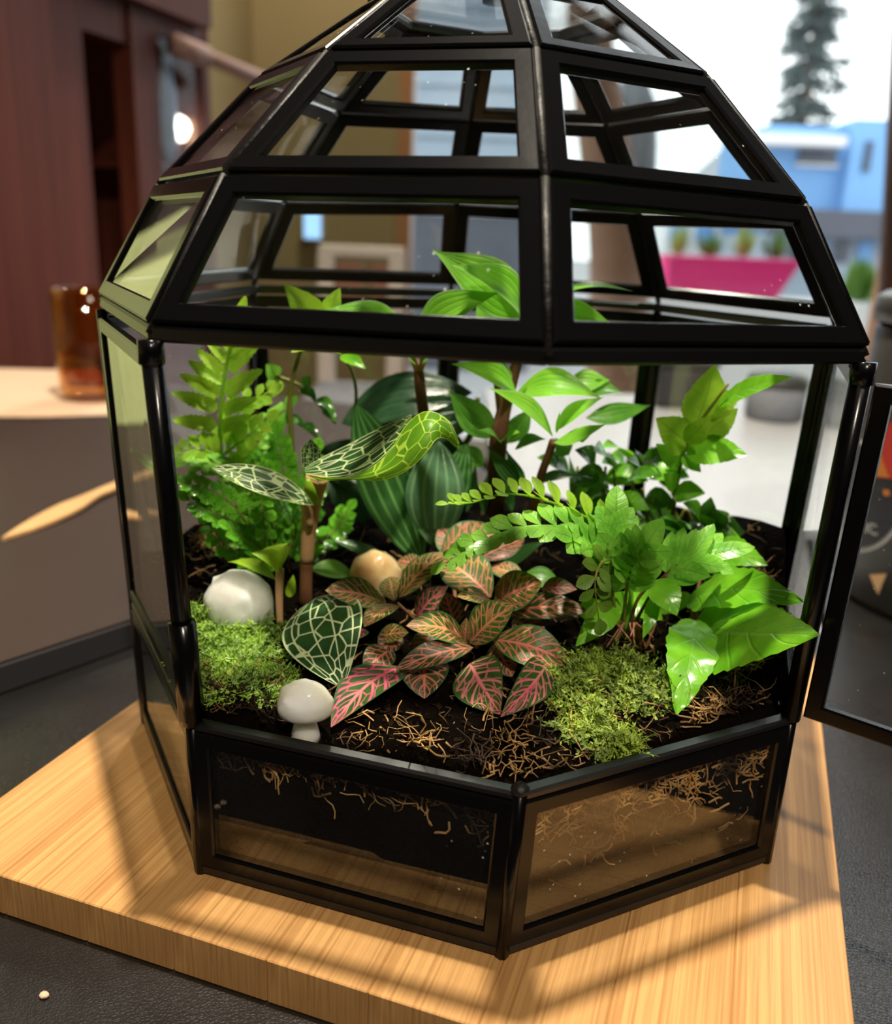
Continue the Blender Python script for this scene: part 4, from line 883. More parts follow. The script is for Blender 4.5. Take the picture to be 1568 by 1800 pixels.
# --- thin vine
vn = plant('slender_vine', (520, 880), 'slender vine with thin olive stems and ivy-like leaves at the back left', 0.02)
stem(vn, [P(520, 900, 0.018), P(512, 760, 0.014), P(510, 690, 0.014), P(528, 618, 0.012), P(548, 570, 0.010)], 0.0010, 0.0006, 'olive_stem')
stem(vn, [P(622, 740, 0.026), P(626, 690, 0.024), P(618, 650, 0.022), P(604, 632, 0.020)], 0.0006, 0.0005, 'olive_stem')
stem(vn, [P(478, 660, 0.03), P(505, 668, 0.03), P(530, 680, 0.03), P(560, 710, 0.03), P(590, 745, 0.03)], 0.0007, 0.0004, 'olive_stem')
stem(vn, [P(490, 735, 0.03), P(520, 742, 0.03), P(560, 770, 0.03)], 0.0006, 0.0004, 'olive_stem')
for b, t_, w_, y0, y1, n_, m_ in [
  ((566, 575), (500, 500), 54, 0.010, 0.004, (-0.2, -0.8, 0.5), 'fern_lime'), ((575, 560), (598, 506), 34, 0.012, 0.01, (0.1, -0.9, 0.4), 'fern_lime'), ((578, 575), (640, 548), 34, 0.014, 0.012, (0, -0.8, 0.5), 'fern_lime'),
  ((548, 606), (512, 620), 26, 0.012, 0.006, (0, -0.6, 0.8), 'fern_lime'), ((560, 600), (600, 622), 34, 0.012, 0.004, (0, -0.6, 0.8), 'fern_lime'), ((600, 624), (642, 648), 26, 0.020, 0.014, (0, -0.7, 0.7), 'holly'),
  ((488, 664), (468, 640), 30, 0.03, 0.028, (0, -0.8, 0.5), 'fern_green'), ((490, 666), (476, 700), 30, 0.03, 0.028, (0, -0.8, 0.5), 'fern_lime'), ((480, 560), (468, 556), 26, 0.02, 0.02, (0, -0.9, 0.4), 'fern_lime'), ((480, 562), (498, 553), 26, 0.02, 0.02, (0, -0.9, 0.4), 'fern_lime'),
  ((528, 682), (556, 702), 22, 0.03, 0.026, (0, -0.5, 0.8), 'holly_dark'), ((535, 680), (545, 660), 20, 0.03, 0.03, (0, -0.8, 0.5), 'holly_dark'), ((556, 702), (588, 720), 22, 0.03, 0.026, (0, -0.5, 0.8), 'holly_dark'), ((568, 718), (592, 742), 20, 0.03, 0.028, (0, -0.5, 0.8), 'holly_dark'),
  ((505, 735), (535, 748), 20, 0.03, 0.028, (0, -0.5, 0.8), 'holly_dark'), ((530, 745), (560, 765), 18, 0.03, 0.028, (0, -0.5, 0.8), 'holly_dark')]:
    leafpx(vn, m_, (b[0], b[1], y0), (t_[0], t_[1], y1), w_, n_, shape='ovate', bend=0.08, fold=0.25, serr=0.1, serrn=5)

# ------------------------------------------------------------------ mosses
def moss(name, px_list, label, n, hgt, seed, mat):
    """cushion of branching moss shoots: every shoot a leaning stalk set with small pointed leaflets"""
    random.seed(seed); m_ = MB(); C_ = [(PZ(x, y, 0.047), r_) for x, y, r_ in px_list]
    for _ in range(n):
        c0, r_ = random.choice(C_); a = random.uniform(0, 2*PI); q = r_*math.sqrt(random.random())
        c = c0+np.array([math.cos(a)*q, math.sin(a)*q, 0]); dome = math.sqrt(max(0, 1-(q/r_)**2))
        if not inside(c[0], c[1], 0.004): continue
        lumpy = 0.45+0.75*math.sin(c[0]*900+seed)*math.sin(c[1]*760+seed*2)
        L = random.uniform(0.0042, 0.0092)*(0.7+0.3*dome); z0 = soil_z(c[0], c[1])+hgt*dome*lumpy*random.uniform(0.2, 1.0)-0.001
        d = nz([math.cos(a)*0.9*q/r_+random.gauss(0, 0.45), math.sin(a)*0.9*q/r_+random.gauss(0, 0.45)-0.15, 0.9]); p0 = np.array([c[0], c[1], z0])
        bow = np.array([random.gauss(0, 0.2), random.gauss(0, 0.2), -0.25])
        f = lambda t_: p0+d*L*t_+bow*L*t_*t_
        s_ = nz(np.cross(d, [random.gauss(0, 1), random.gauss(0, 1), 0.1]))*0.00013
        m_.add([f(0)-s_, f(0)+s_, f(0.5)+s_, f(0.5)-s_, f(1.0)], [(0, 1, 2, 3), (3, 2, 4)])
        for j in range(8):
            b = f(0.22+0.1*j); e_ = nz(np.cross(d, [random.gauss(0, 1), random.gauss(0, 1), random.gauss(0, 1)])+d*0.55); ll = L*random.uniform(0.16, 0.30)*(1.15-0.06*j); g_ = nz(np.cross(e_, d))*0.00024
            m_.add([b-g_*0.5, b+g_*0.5, b+e_*ll*0.45+g_, b+e_*ll, b+e_*ll*0.45-g_], [(0, 1, 2, 3, 4)])
    return tag(m_.build(name, mat, None, False), label, 'moss', None, 'stuff')
moss('cushion_moss', [(400, 1125, 0.010), (380, 1150, 0.009), (430, 1150, 0.011), (462, 1188, 0.007), (430, 1200, 0.009), (392, 1180, 0.008), (476, 1190, 0.005), (365, 1105, 0.007), (440, 1110, 0.006)], 'bright green moss cushion below the pale rounded quartz', 1500, 0.0050, 3, 'moss_bright')
moss('cushion_moss', [(1005, 1212, 0.007), (1050, 1190, 0.009), (1095, 1195, 0.009), (1130, 1212, 0.007), (1036, 1262, 0.006), (1085, 1284, 0.0035), (1000, 1195, 0.006)], 'olive green moss cushion in front of the arching fern', 1300, 0.0060, 5, 'moss')

# ------------------------------------------------------------------ quartz stones
def lump(name, c, rx, ry, rz_, mat, label, seed, parent=None, cut=-0.4):
    r_ = np.random.RandomState(seed); bm = bmesh.new(); bmesh.ops.create_icosphere(bm, subdivisions=4, radius=1.0)
    nb = [(nz(r_.randn(3)), r_.uniform(0.03, 0.085), r_.uniform(0.07, 0.2)) for _ in range(44)]
    V = []
    for v in bm.verts:
        p = np.array(v.co); h_ = 1.0
        for d, a, s_ in nb:
            q = np.dot(p, d); h_ += a*math.exp(-(1-q)/(s_*s_*0.5))
        p = p*h_; p[2] = max(p[2], cut)
        V.append(np.array(c)+p*[rx, ry, rz_])
    F_ = [tuple(v.index for v in f.verts) for f in bm.faces]; bm.free()
    o = mk(name, V, F_, mat, parent, None, True)
    return o
Yq = -0.030
c = P(421, 1062, Yq); s1 = depth(c)/FPX
tag(lump('quartz_stone', c, 60*s1, 52*s1, 62*s1, 'milky', None, 2), 'pale milky rounded quartz stone at the left above the moss', 'stone')
c = P(660, 1016, -0.004); s1 = depth(c)/FPX
tag(lump('quartz_stone', c, 47*s1, 44*s1, 48*s1, 'amber', None, 5), 'amber rounded quartz stone behind the nerve plant', 'stone')
c = P(536, 1240, -0.0838); s1 = depth(c)/FPX
mu = empty('quartz_mushroom', (c[0], c[1], soil_z(c[0], c[1])), 'small white quartz mushroom figurine by the front rim', 'figurine')
lump('cap', c, 49*s1, 42*s1, 46*s1, 'milky_warm', None, 8, mu, -0.30)
MB().tube(spline([c+np.array([0, 0, -10*s1]), c+np.array([0.5*s1, 0, -34*s1]), c+np.array([1*s1, 0, -66*s1])], 8), [20*s1, 20*s1, 19*s1, 19*s1, 20*s1, 22*s1, 24*s1, 26*s1, 27*s1], 14).build('stalk', 'milky_warm', mu, True)
# ------------------------------------------------------------------ mahogany cabinet along the left
ca = P(-70, 400, 0.88)[:2]; cb = P(380, 400, 1.42)[:2]; cdv = nz(cb-ca); cn = np.array([-cdv[1], cdv[0]])   # cn: away from the room
def Q(x, y, off=0.0):
    d = ray(x, y); o2 = ca+cn*off; k_ = np.dot(o2-CAM[:2], cn)/np.dot(d[:2], cn); return CAM+d*k_
cab = empty('display_cabinet', (*(ca+cn*0.15), RZ0), 'tall dark mahogany cabinet behind the amber glass', 'cabinet')
def cslab(name, xl, xr, zt, zb, off, th, mat, parent=cab, smooth=False):
    """upright slab on the cabinet front between photo columns xl..xr, heights zb..zt, set back by off, th thick"""
    A = Q(xl, 400, off)[:2]; B = Q(xr, 400, off)[:2]; d3 = np.array([cn[0], cn[1], 0])*th
    return MB().prism([(A[0], A[1], zb), (B[0], B[1], zb), (B[0], B[1], zt), (A[0], A[1], zt)], d3).build(name, mat, parent, smooth)
zt = 1.2
cslab('side_panel', -120, 168, zt, RZ0, 0.0, 0.03, 'mahogany')
cslab('lintel', 168, 252, zt, Q(210, 72)[2], 0.0, 0.03, 'mahogany')
cslab('stile', 250, 291, zt, RZ0, -0.006, 0.036, 'mahogany')
cslab('door_rail', 291, 372, zt, Q(330, 78)[2], -0.002, 0.03, 'mahogany')
cslab('end_stile', 366, 378, zt, RZ0, -0.002, 0.30, 'mahogany')
cslab('cornice', 200, 384, zt+0.1, Q(372, 62)[2], -0.03, 0.05, 'mahogany')
cslab('lower_door', 291, 372, Q(330, 330)[2], RZ0, 0.0, 0.025, 'mahogany')
cslab('back_panel', -120, 378, zt, RZ0, 0.32, 0.02, 'dark_inside')
cslab('shelf', 291, 372, Q(330, 300)[2]+0.012, Q(330, 300)[2], 0.02, 0.25, 'mahogany')
M['cab_glass'] = glass_mat('cabinet_glass', (0.9, 0.92, 0.95), 0.04, False, 0.3, 0.05)
cslab('glass_door', 291, 368, Q(330, 78)[2], Q(330, 330)[2], 0.004, 0.004, 'cab_glass')
# objects inside the cabinet: a lit globe, a jug and a blue stand-in for sky reflection
k = N('lit_globe'); M['globe'] = k.done(k.bsdf((1, 0.9, 0.7), 0.4, 0.5, emit=(1, 0.9, 0.72), estr=7))
g = Q(313, 226, 0.028); lp = empty('globe_lamp', (g[0], g[1], Q(330, 300)[2]+0.012), 'small round glowing lamp behind the cabinet glass', 'lamp')
zs_ = Q(330, 300)[2]+0.013
MB().lathe([(0.0005, -0.021), (0.012, -0.017), (0.0205, 0.0), (0.017, 0.012), (0.010, 0.018), (0.0005, 0.021)], g, 20).build('bulb', 'globe', lp, True)
MB().lathe([(0.009, 0), (0.009, 0.005), (0.004, 0.008), (0.004, max(0.02, g[2]-zs_-0.016))], (g[0], g[1], zs_+0.001), 16, True).build('base', 'mahogany', lp, True)
M['pale_blue'] = simple('reflected_sky_blue', (0.42, 0.55, 0.72), 0.2, 0.6, var=0.25, scale=30)
M['copper'] = simple('copper_brown', (0.35, 0.16, 0.07), 0.35, 0.5, var=0.3, scale=30)
v_ = Q(299, 250, 0.032); tag(MB().lathe([(0.008, 0), (0.013, 0.03), (0.014, 0.10), (0.008, 0.15), (0.010, 0.18)], (v_[0], v_[1], zs_), 20, True).build('sky_reflection_vase', 'pale_blue', None, True), 'tall pale blue vase shape standing in for sky reflected in the cabinet glass', 'vase')
v_ = Q(345, 260, 0.024); tag(MB().lathe([(0.010, 0), (0.015, 0.02), (0.015, 0.065), (0.008, 0.09), (0.007, 0.11)], (v_[0], v_[1], zs_), 20, True).build('squat_jug', 'copper', None, True), 'squat copper brown jug on the cabinet shelf right of the lamp', 'jug')
# slanting rail in front of the wall
M['rose_rail'] = simple('dusty_rose_wood', (0.42, 0.26, 0.22), 0.5, 0.3)
ra, rb = P(322, 84, 1.30), P(470, 143, 1.44)
rl = empty('wall_rail', (rb[0], rb[1], rb[2]), 'slanting dusty rose rail projecting from the cabinet top', 'rail')
MB().tube([ra, (ra+rb)/2, rb], 0.012, 12).build('pole', 'rose_rail', rl, True)
MB().tube([ra-nz(rb-ra)*0.02, ra+nz(rb-ra)*0.045], 0.017, 12).build('end_cap', 'rose_rail', rl, True)
# ------------------------------------------------------------------ things on the brown table
gl = PZ(140, 712, BT); gx, gy = gl[0], gl[1]+0.028
M['amber_glass'] = glass_mat('amber_glass', (0.86, 0.62, 0.30), 0.06, False, 1.3)
M['amber_liquid'] = glass_mat('amber_drink', (0.62, 0.32, 0.08), 0.03, False)
M['napkin'] = simple('kraft_napkin', (0.62, 0.44, 0.30), 0.85, 0.2, var=0.08, scale=20, bump=0.2, bscale=120)
NT = BT+0.0014
# napkin: softly crumpled sheet
V = []; F_ = []; nn_ = 16
c00, c10, c01 = PZ(-90, 735, BT), PZ(215, 732, BT), PZ(-60, 650, BT)
for i in range(nn_+1):
    for j in range(nn_+1):
        a, b = i/nn_, j/nn_; p = c00+(c10-c00)*a+(c01-c00)*b; p[2] = BT+0.0010+0.0003*math.sin(a*9+b*5)+0.0003*math.sin(b*14-a*4); V.append(p)
for i in range(nn_):
    for j in range(nn_): b = i*(nn_+1)+j; F_.append((b, b+nn_+1, b+nn_+2, b+1))
nb_ = len(V); V = V+[p+np.array([0, 0, -0.0007]) for p in V]; F_ = F_+[tuple(nb_+i for i in f[::-1]) for f in F_]
tag(mk('paper_napkin', V, F_, 'napkin'), 'beige paper napkin lying under the amber glass', 'napkin')
cup = empty('glass_tumbler', (gx, gy, NT+0.0008), 'amber drinking glass standing on the beige napkin', 'glass')
MB().lathe([(0.0005, 0.0), (0.0265, 0.0), (0.0275, 0.004), (0.0285, 0.05), (0.0290, 0.098), (0.0280, 0.0985), (0.0268, 0.097), (0.0262, 0.05), (0.0250, 0.013), (0.0005, 0.012)], (gx, gy, NT+0.0008), 40).build('tumbler', 'amber_glass', cup, True)
MB().lathe([(0.0005, 0.0125), (0.0246, 0.0135), (0.0254, 0.034), (0.0005, 0.034)], (gx, gy, NT+0.0008), 36).build('drink', 'amber_liquid', cup, True)
# wooden knife
M['birch'] = wood_mat('birch_knife', (0.50, 0.27, 0.10), (0.74, 0.46, 0.21), 0, 0.6, 0.55)
ka, kb = PZ(4, 952, BT), PZ(330, 806, BT); kd = nz(kb-ka); ks = np.cross([0, 0, 1], kd); L = 0.165
prof = [(0, 0.0002), (0.006, 0.0022), (0.016, 0.0050), (0.030, 0.0075), (0.046, 0.0086), (0.058, 0.0082), (0.070, 0.0060), (0.080, 0.0050), (0.10, 0.0054), (0.13, 0.0062), (0.155, 0.0066), (0.163, 0.0050), (0.166, 0.001)]
up_ = [ka+kd*x+ks*(h_*0.75) for x, h_ in prof]; lo_ = [ka+kd*x-ks*(h_*(1.0 if 0.01 < x < 0.075 else 0.85)) for x, h_ in prof]
V = []; F_ = []
for sgn, z in ((0, BT+0.0003), (1, BT+0.0021)):
    for i in range(len(prof)):
        x = prof[i][0]; zz = z+0.0022*math.sin(PI*x/L)**2
        V.append((up_[i][0], up_[i][1], zz)); V.append((lo_[i][0], lo_[i][1], zz))
m_ = 2*len(prof)
for i in range(len(prof)-1):
    a = 2*i; F_ += [(a, a+2, a+3, a+1), (m_+a, m_+a+1, m_+a+3, m_+a+2), (a, m_+a, m_+a+2, a+2), (a+1, a+3, m_+a+3, m_+a+1)]
F_ += [(0, 1, m_+1, m_), (m_-2, 2*m_-2, 2*m_-1, m_-1)]
tag(mk('wooden_knife', V, F_, 'birch', None, None, False), 'disposable wooden knife lying on the brown table', 'knife')
# crumb on the leather
c = PZ(78, 1753, TZ); tag(lump('crumb', c+np.array([0, 0, 0.0006]), 0.0011, 0.0009, 0.0007, 'napkin', None, 4), 'tiny pale crumb on the black leather', 'crumb')
# ------------------------------------------------------------------ printed jar behind the door
jc = np.array([0.262, 0.168]); jr = 0.066
jar = empty('printed_canister', (jc[0], jc[1], TZ), 'dark grey canister with round printed label behind the open door', 'canister')
M['can'] = simple('canister_black', (0.030, 0.030, 0.028), 0.42, 0.5)
M['label_navy'] = simple('label_navy', (0.014, 0.015, 0.026), 0.5, 0.4)
M['label_red'] = simple('label_red', (0.55, 0.030, 0.022), 0.5, 0.4)
M['label_orange'] = simple('label_orange', (0.62, 0.20, 0.03), 0.5, 0.4)
M['label_grey'] = simple('label_grey', (0.42, 0.42, 0.41), 0.5, 0.4)
M['label_tan'] = simple('label_tan', (0.62, 0.36, 0.17), 0.5, 0.4)
MB().lathe([(0.0005, 0.0006), (jr-0.004, 0.0006), (jr, 0.005), (jr, 0.135), (jr-0.003, 0.138), (0.0005, 0.138)], (jc[0], jc[1], TZ), 64).build('can', 'can', jar, True)
MB().lathe([(jr-0.0008, 0.1385), (jr+0.0015, 0.139), (jr+0.0015, 0.150), (jr-0.003, 0.153), (0.0005, 0.153)], (jc[0], jc[1], TZ), 64).build('lid', 'can', jar, True)
ja = math.atan2(CAM[1]-jc[1], CAM[0]-jc[0])        # label faces the viewer
def cyl(u, z, dr): a = ja+u/jr; return np.array([jc[0]+(jr+dr)*math.cos(a), jc[1]+(jr+dr)*math.sin(a), TZ+z])
def patch(name, poly, dr, mat, th=0.0003):
    """flat print wrapped round the can; poly in (around, up) metres, filled as a fan of thin strips"""
    bm = bmesh.new(); vs = [bm.verts.new((p[0], p[1], 0)) for p in poly]; f = bm.faces.new(vs); bmesh.ops.triangulate(bm, faces=[f])
    for _ in range(3): bmesh.ops.subdivide_edges(bm, edges=bm.edges[:], cuts=1, use_grid_fill=True)
    bm.verts.ensure_lookup_table(); V = [cyl(v.co.x, v.co.y, dr) for v in bm.verts]; F_ = [tuple(v.index for v in f.verts) for f in bm.faces]; bm.free()
    return mk(name, V, F_, mat, jar, None, True)
def jhit(x, y):
    d = ray(x, y)[:2]; o2 = CAM[:2]-jc; A = d@d; B = 2*o2@d; C_ = o2@o2-jr*jr; disc = B*B-4*A*C_
    t_ = (-B-math.sqrt(max(disc, 0)))/(2*A); p = CAM+ray(x, y)*t_; a = math.atan2(p[1]-jc[1], p[0]-jc[0])-ja
    a = (a+PI) % (2*PI)-PI; return a*jr, p[2]-TZ
def oval(rx, ry, xl):                 # round label seen on the turning side of the can, as photo pixels
    pts = [(1510+rx*math.cos(2*PI*i/48), 872+ry*math.sin(2*PI*i/48)) for i in range(48)]
    return [jhit(max(x, xl), y) for x, y in pts if x > xl-12]
patch('label_border', oval(84, 99, 1482), 0.0003, 'label_grey'); patch('label_disc', oval(76, 91, 1484), 0.0006, 'label_navy')
P1 = [jhit(x, y) for x, y in ((1546, 766), (1568, 742), (1640, 770), (1640, 845), (1530, 838))]
patch('label_red_field', P1, 0.0008, 'label_red')
P1 = [jhit(x, y) for x, y in ((1546, 770), (1554, 806), (1566, 840), (1528, 835))]
patch('label_orange_field', P1, 0.0010, 'label_orange')
P1 = [jhit(x, y) for x, y in ((1530, 1010), (1560, 1008), (1545, 1045))]
patch('label_tan_triangle', P1, 0.0006, 'label_tan')
P1 = [jhit(x, y) for x, y in ((1555, 860), (1566, 862), (1566, 872), (1555, 870))]
patch('label_dot', P1, 0.0008, 'label_orange')
tc = bpy.data.curves.new('label_text', 'FONT'); tc.body = 'NIC'; tc.size = 0.0085; tc.extrude = 0.0; tc.align_x = 'LEFT'; tc.offset = 0.0002
to = bpy.data.objects.new('label_text_src', tc); COL.objects.link(to)
me = bpy.data.meshes.new_from_object(to); COL.objects.unlink(to); bpy.data.objects.remove(to)
bm = bmesh.new(); bm.from_mesh(me); bmesh.ops.triangulate(bm, faces=bm.faces[:]); bmesh.ops.subdivide_edges(bm, edges=bm.edges[:], cuts=1); bm.verts.ensure_lookup_table()
xm = max(v.co.x for v in bm.verts); V = []
for v in bm.verts:
    X, Y = v.co.x/xm, v.co.y/0.0085; q = jhit(1504+X*42-Y*3, 930+X*11-Y*27); V.append(cyl(q[0], q[1], 0.0011))
F_ = [tuple(v.index for v in f.verts) for f in bm.faces]; bm.free()
mk('label_text', V, F_, 'label_grey', jar, None, False)
# pale green card added at the left end of the brown table (out of frame, mirrored in the left panes)
M['pale_green'] = simple('pale_green_card', (0.50, 0.58, 0.26), 0.7, 0.3, var=0.15, scale=6)
mc = np.array([-0.442, 0.335]); mu_ = nz(np.array([0.55, 0.84])); mn_ = np.array([mu_[1], -mu_[0]])
md = empty('mirrored_card', (mc[0], mc[1], BT), 'added pale green folded card left of the terrarium, mirrored in its panes', 'card')
for sg in (0, 1):
    lean = np.array([-mn_[0], -mn_[1], 0])*(0.02 if sg else -0.02)
    a_ = np.array([*(mc-mu_*0.08), BT+0.001])-lean*2; b_ = np.array([*(mc+mu_*0.08), BT+0.001])-lean*2; u3 = np.array([0, 0, 0.27])+lean*2
    MB().prism([a_, b_, b_+u3, a_+u3], np.array([mn_[0], mn_[1], 0])*0.001).build('card_leaf', 'pale_green', md)
# ------------------------------------------------------------------ chair between terrarium and window
M['chair_wood'] = wood_mat('red_brown_wood', (0.14, 0.055, 0.035), (0.24, 0.10, 0.065), 0, 0.1, 0.45)
M['grey_cushion'] = simple('grey_fabric', (0.20, 0.20, 0.22), 0.9, 0.2, var=0.1, scale=40)
M['pale_wood'] = simple('pale_wood', (0.42, 0.36, 0.32), 0.5, 0.3, var=0.1)
YC = 1.15
A_, B_ = P(560, 440, YC), P(712, 440, YC); zr = A_[2]
ch = empty('wooden_chair', ((A_[0]+B_[0])/2, YC-0.15, RZ0), 'red-brown wooden chair with grey seat by the window', 'chair')
MB().box(((A_[0]+B_[0])/2, YC, zr), (B_[0]-A_[0], 0.025, 0.020), bev=0.004).build('top_rail', 'pale_wood', ch)
zb = P(630, 540, YC)[2]
for x0 in (590, 651):
    l_, r_ = P(x0, 460, YC)[0], P(x0+50, 460, YC)[0]
    MB().box(((l_+r_)/2, YC, (zr+zb)/2-0.006), (r_-l_, 0.014, zr-zb-0.02), bev=0.003).build('back_panel', 'chair_wood', ch)
for x0 in (A_[0]+0.012, B_[0]-0.012):
    MB().box((x0, YC, (zr+RZ0)/2), (0.026, 0.026, zr-RZ0), bev=0.003).build('back_leg', 'pale_wood', ch)
    MB().box((x0, YC-0.34, (zb-0.12+RZ0)/2), (0.026, 0.026, zb-0.12-RZ0), bev=0.003).build('front_leg', 'pale_wood', ch)
MB().box(((A_[0]+B_[0])/2, YC-0.17, zb-0.14), (B_[0]-A_[0]+0.02, 0.36, 0.05), bev=0.015).build('seat', 'grey_cushion', ch)
# narrow glowing blue panel for the small bright patch behind the chair
k = N('pale_blue_glow'); M['blue_glow'] = k.done(k.bsdf((0.2, 0.4, 0.7), 0.4, 0.5, emit=(0.35, 0.62, 1.0), estr=1.6))
s0, s1_ = P(534, 372, 2.24), P(563, 420, 2.24)
sg_ = empty('glowing_wall_panel', ((s0[0]+s1_[0])/2, 2.27, s1_[2]), 'small glowing pale blue panel on the olive wall', 'sign')
MB().box(((s0[0]+s1_[0])/2, 2.27, (s0[2]+s1_[2])/2), (s1_[0]-s0[0]+0.01, 0.05, s0[2]-s1_[2]+0.01), bev=0.004).build('housing', 'white_paint', sg_)
MB().box(((s0[0]+s1_[0])/2, 2.243, (s0[2]+s1_[2])/2), (s1_[0]-s0[0], 0.006, s0[2]-s1_[2]), bev=0.002).build('face', 'blue_glow', sg_)
# dark grey cushion box and pot on the window counter
tz2 = TZ-0.001
c = PZ(1208, 722, tz2); bx_ = empty('storage_box', (c[0], c[1]+0.05, tz2), 'dark grey box standing on the pale counter', 'box')
MB().box((c[0], c[1]+0.05, tz2+0.0225), (0.062, 0.08, 0.043), bev=0.003).build('body', 'grey_edge', bx_)
MB().box((c[0], c[1]+0.05, tz2+0.0485), (0.066, 0.084, 0.008), bev=0.002).build('lid', 'can', bx_)
M['steel'] = simple('brushed_steel', (0.16, 0.17, 0.20), 0.7, 0.2)
c = PZ(1375, 745, tz2); cn_ = empty('steel_canister', (c[0], c[1]+0.03, tz2), 'grey steel container standing on the pale counter near the window', 'container')
MB().lathe([(0.0005, 0.0005), (0.028, 0.0005), (0.030, 0.004), (0.030, 0.035), (0.0005, 0.035)], (c[0], c[1]+0.03, tz2), 32).build('body', 'steel', cn_, True)
MB().lathe([(0.031, 0.0352), (0.031, 0.043), (0.026, 0.047), (0.0005, 0.048)], (c[0], c[1]+0.03, tz2), 32).build('lid', 'grey_edge', cn_, True)
# leaning brown post at the far right, inside the window
M['post_wood'] = wood_mat('dark_post', (0.055, 0.026, 0.018), (0.11, 0.055, 0.040), 2, 0.1, 0.5)
pa, pb = P(1590, 330, 1.5), P(1566, 760, 1.5)
pdir = nz(pb-pa); 
tag(MB().tube([pa-pdir*0.9, pa, pb, pb+pdir*(pb[2]-RZ0-0.002)/max(1e-6, -pdir[2])], 0.036, 14).build('timber_post', 'post_wood', None, True), 'dark brown timber post at the right edge, before the window', 'post')
# ------------------------------------------------------------------ outside
GZ = -1.0
M['bark'] = simple('pale_bark', (0.30, 0.17, 0.12), 0.8, 0.2, var=0.3, scale=6)
YT = 3.2
tr_ = empty('street_tree_trunk', (P(1085, 600, YT)[0], YT, GZ), 'pinkish brown tree trunk outside the window', 'tree trunk')
MB().tube(spline([np.array([P(1085, 600, YT)[0], YT, GZ]), P(1084, 640, YT), P(1084, 420, YT), P(1060, 240, YT), P(1036, 60, YT), P(1032, -120, YT)], 24), [0.130-0.0028*i for i in range(25)], 16).build('trunk', 'bark', tr_, True)
# pale blue clapboard house close by on the left of the window view
M['siding'] = simple('pale_blue_siding', (0.36, 0.42, 0.50), 0.8, 0.2, var=0.05, scale=2)
M['slate'] = simple('slate_grey', (0.11, 0.115, 0.14), 0.8, 0.2, var=0.1, scale=2)
YS = 8.0
xl, xr = P(722, 300, YS)[0]-1.0, P(948, 300, YS)[0]
z_lo = P(830, 372, YS)[2]; z_hi = P(830, 60, YS)[2]+1.0
nb1 = empty('neighbour_house', ((xl+xr)/2, YS+1.5, GZ), 'pale blue clapboard house seen left through the dome', 'house')
MB().box(((xl+xr)/2, YS+1.55, (GZ+z_hi)/2), (xr-xl, 3.0, z_hi-GZ)).build('wall', 'siding', nb1)
nbd = int((z_hi-z_lo)/0.20)
for i in range(nbd): 
    zz = z_lo+0.2*i; MB().add([(xl, YS+0.05, zz), (xr, YS+0.05, zz), (xr, YS+0.045, zz+0.2), (xl, YS+0.045, zz+0.2), (xl, YS+0.015, zz), (xr, YS+0.015, zz)], [(4, 5, 2, 3), (0, 1, 5, 4)]).build('clapboard', 'siding', nb1)
MB().box(((xl+xr)/2+0.3, YS-0.02, (GZ+z_lo)/2), (xr-xl-0.6, 0.12, z_lo-GZ-0.05)).build('garage_door', 'slate', nb1)
MB().box(((xl+xr)/2+0.3, YS-0.03, z_lo), (xr-xl-0.4, 0.14, 0.06)).build('door_head', 'white_paint', nb1)
# blue house across the street
M['blue_paint'] = simple('sky_blue_paint', (0.22, 0.43, 0.75), 0.8, 0.2, var=0.04, scale=1)
M['dark_window'] = simple('dark_window', (0.05, 0.06, 0.09), 0.2, 0.5)
M['shingle'] = simple('grey_shingle', (0.36, 0.38, 0.41), 0.9, 0.2, var=0.15, scale=3)
YH = 16.0
def hb(name, x0, x1, y0, y1, Y, dpt, mat, parent):
    a, b = P(x0, y1, Y), P(x1, y0, Y); zm = (y0+y1)/2; xa, xb_ = P(x0, zm, Y)[0], P(x1, zm, Y)[0]; xm = (x0+x1)/2
    za, zb_ = P(xm, y1, Y)[2], P(xm, y0, Y)[2]
    return MB().box(((xa+xb_)/2, Y+dpt/2, (za+zb_)/2), (xb_-xa, dpt, zb_-za)).build(name, mat, parent)
bh = empty('blue_house', (P(1480, 300, YH)[0], YH+2, GZ), 'sky blue house with white porch roof across the street', 'house')
hb('wall', 1342, 1497, 222, 375, YH, 3.0, 'blue_paint', bh)
hb('tower_wall', 1492, 1700, 212, 375, YH-0.3, 3.3, 'blue_paint', bh)
hb('porch_roof', 1330, 1490, 236, 254, YH-0.7, 0.7, 'white_paint', bh)
wdw = hb('window', 1405, 1472, 256, 288, YH-0.06, 0.1, 'dark_window', bh); hb('window_sill', 1400, 1476, 288, 293, YH-0.1, 0.12, 'white_paint', bh)
hb('window', 1521, 1532, 248, 302, YH-0.36, 0.1, 'dark_window', bh)
hb('slate_band', 1380, 1700, 372, 420, YH-0.8, 1.0, 'slate', bh)  # dark slate band projecting across the house front
hb('ground_floor', 1340, 1700, 418, 560, YH-0.2, 3.0, 'siding', bh)
for x0 in (1392, 1426, 1468, 1510): hb('ground_floor_window', x0, x0+24, 424, 462, YH-0.26, 0.08, 'blue_paint' if x0 % 4 else 'dark_window', bh)
# grey gabled roof house farther left
YG = 20.0
gr_ = empty('gabled_house', (P(1300, 400, YG)[0], YG+2, GZ), 'white house with grey gabled roof beside the blue house', 'house')
hb('wall', 1165, 1342, 335, 560, YG, 3.0, 'white_paint', gr_)
a, b, c = P(1255, 338, YG), P(1352, 338, YG), P(1340, 238, YG)
MB().prism([a-[0.3, 0.3, 0], b-[0, 0.3, 0], c-[0, 0.3, 0]], (0, 3.6, 0)).build('roof', 'shingle', gr_)
for x0 in (1180, 1225, 1270, 1310): hb('window', x0, x0+28, 385, 425, YG-0.06, 0.1, 'blue_paint', gr_)
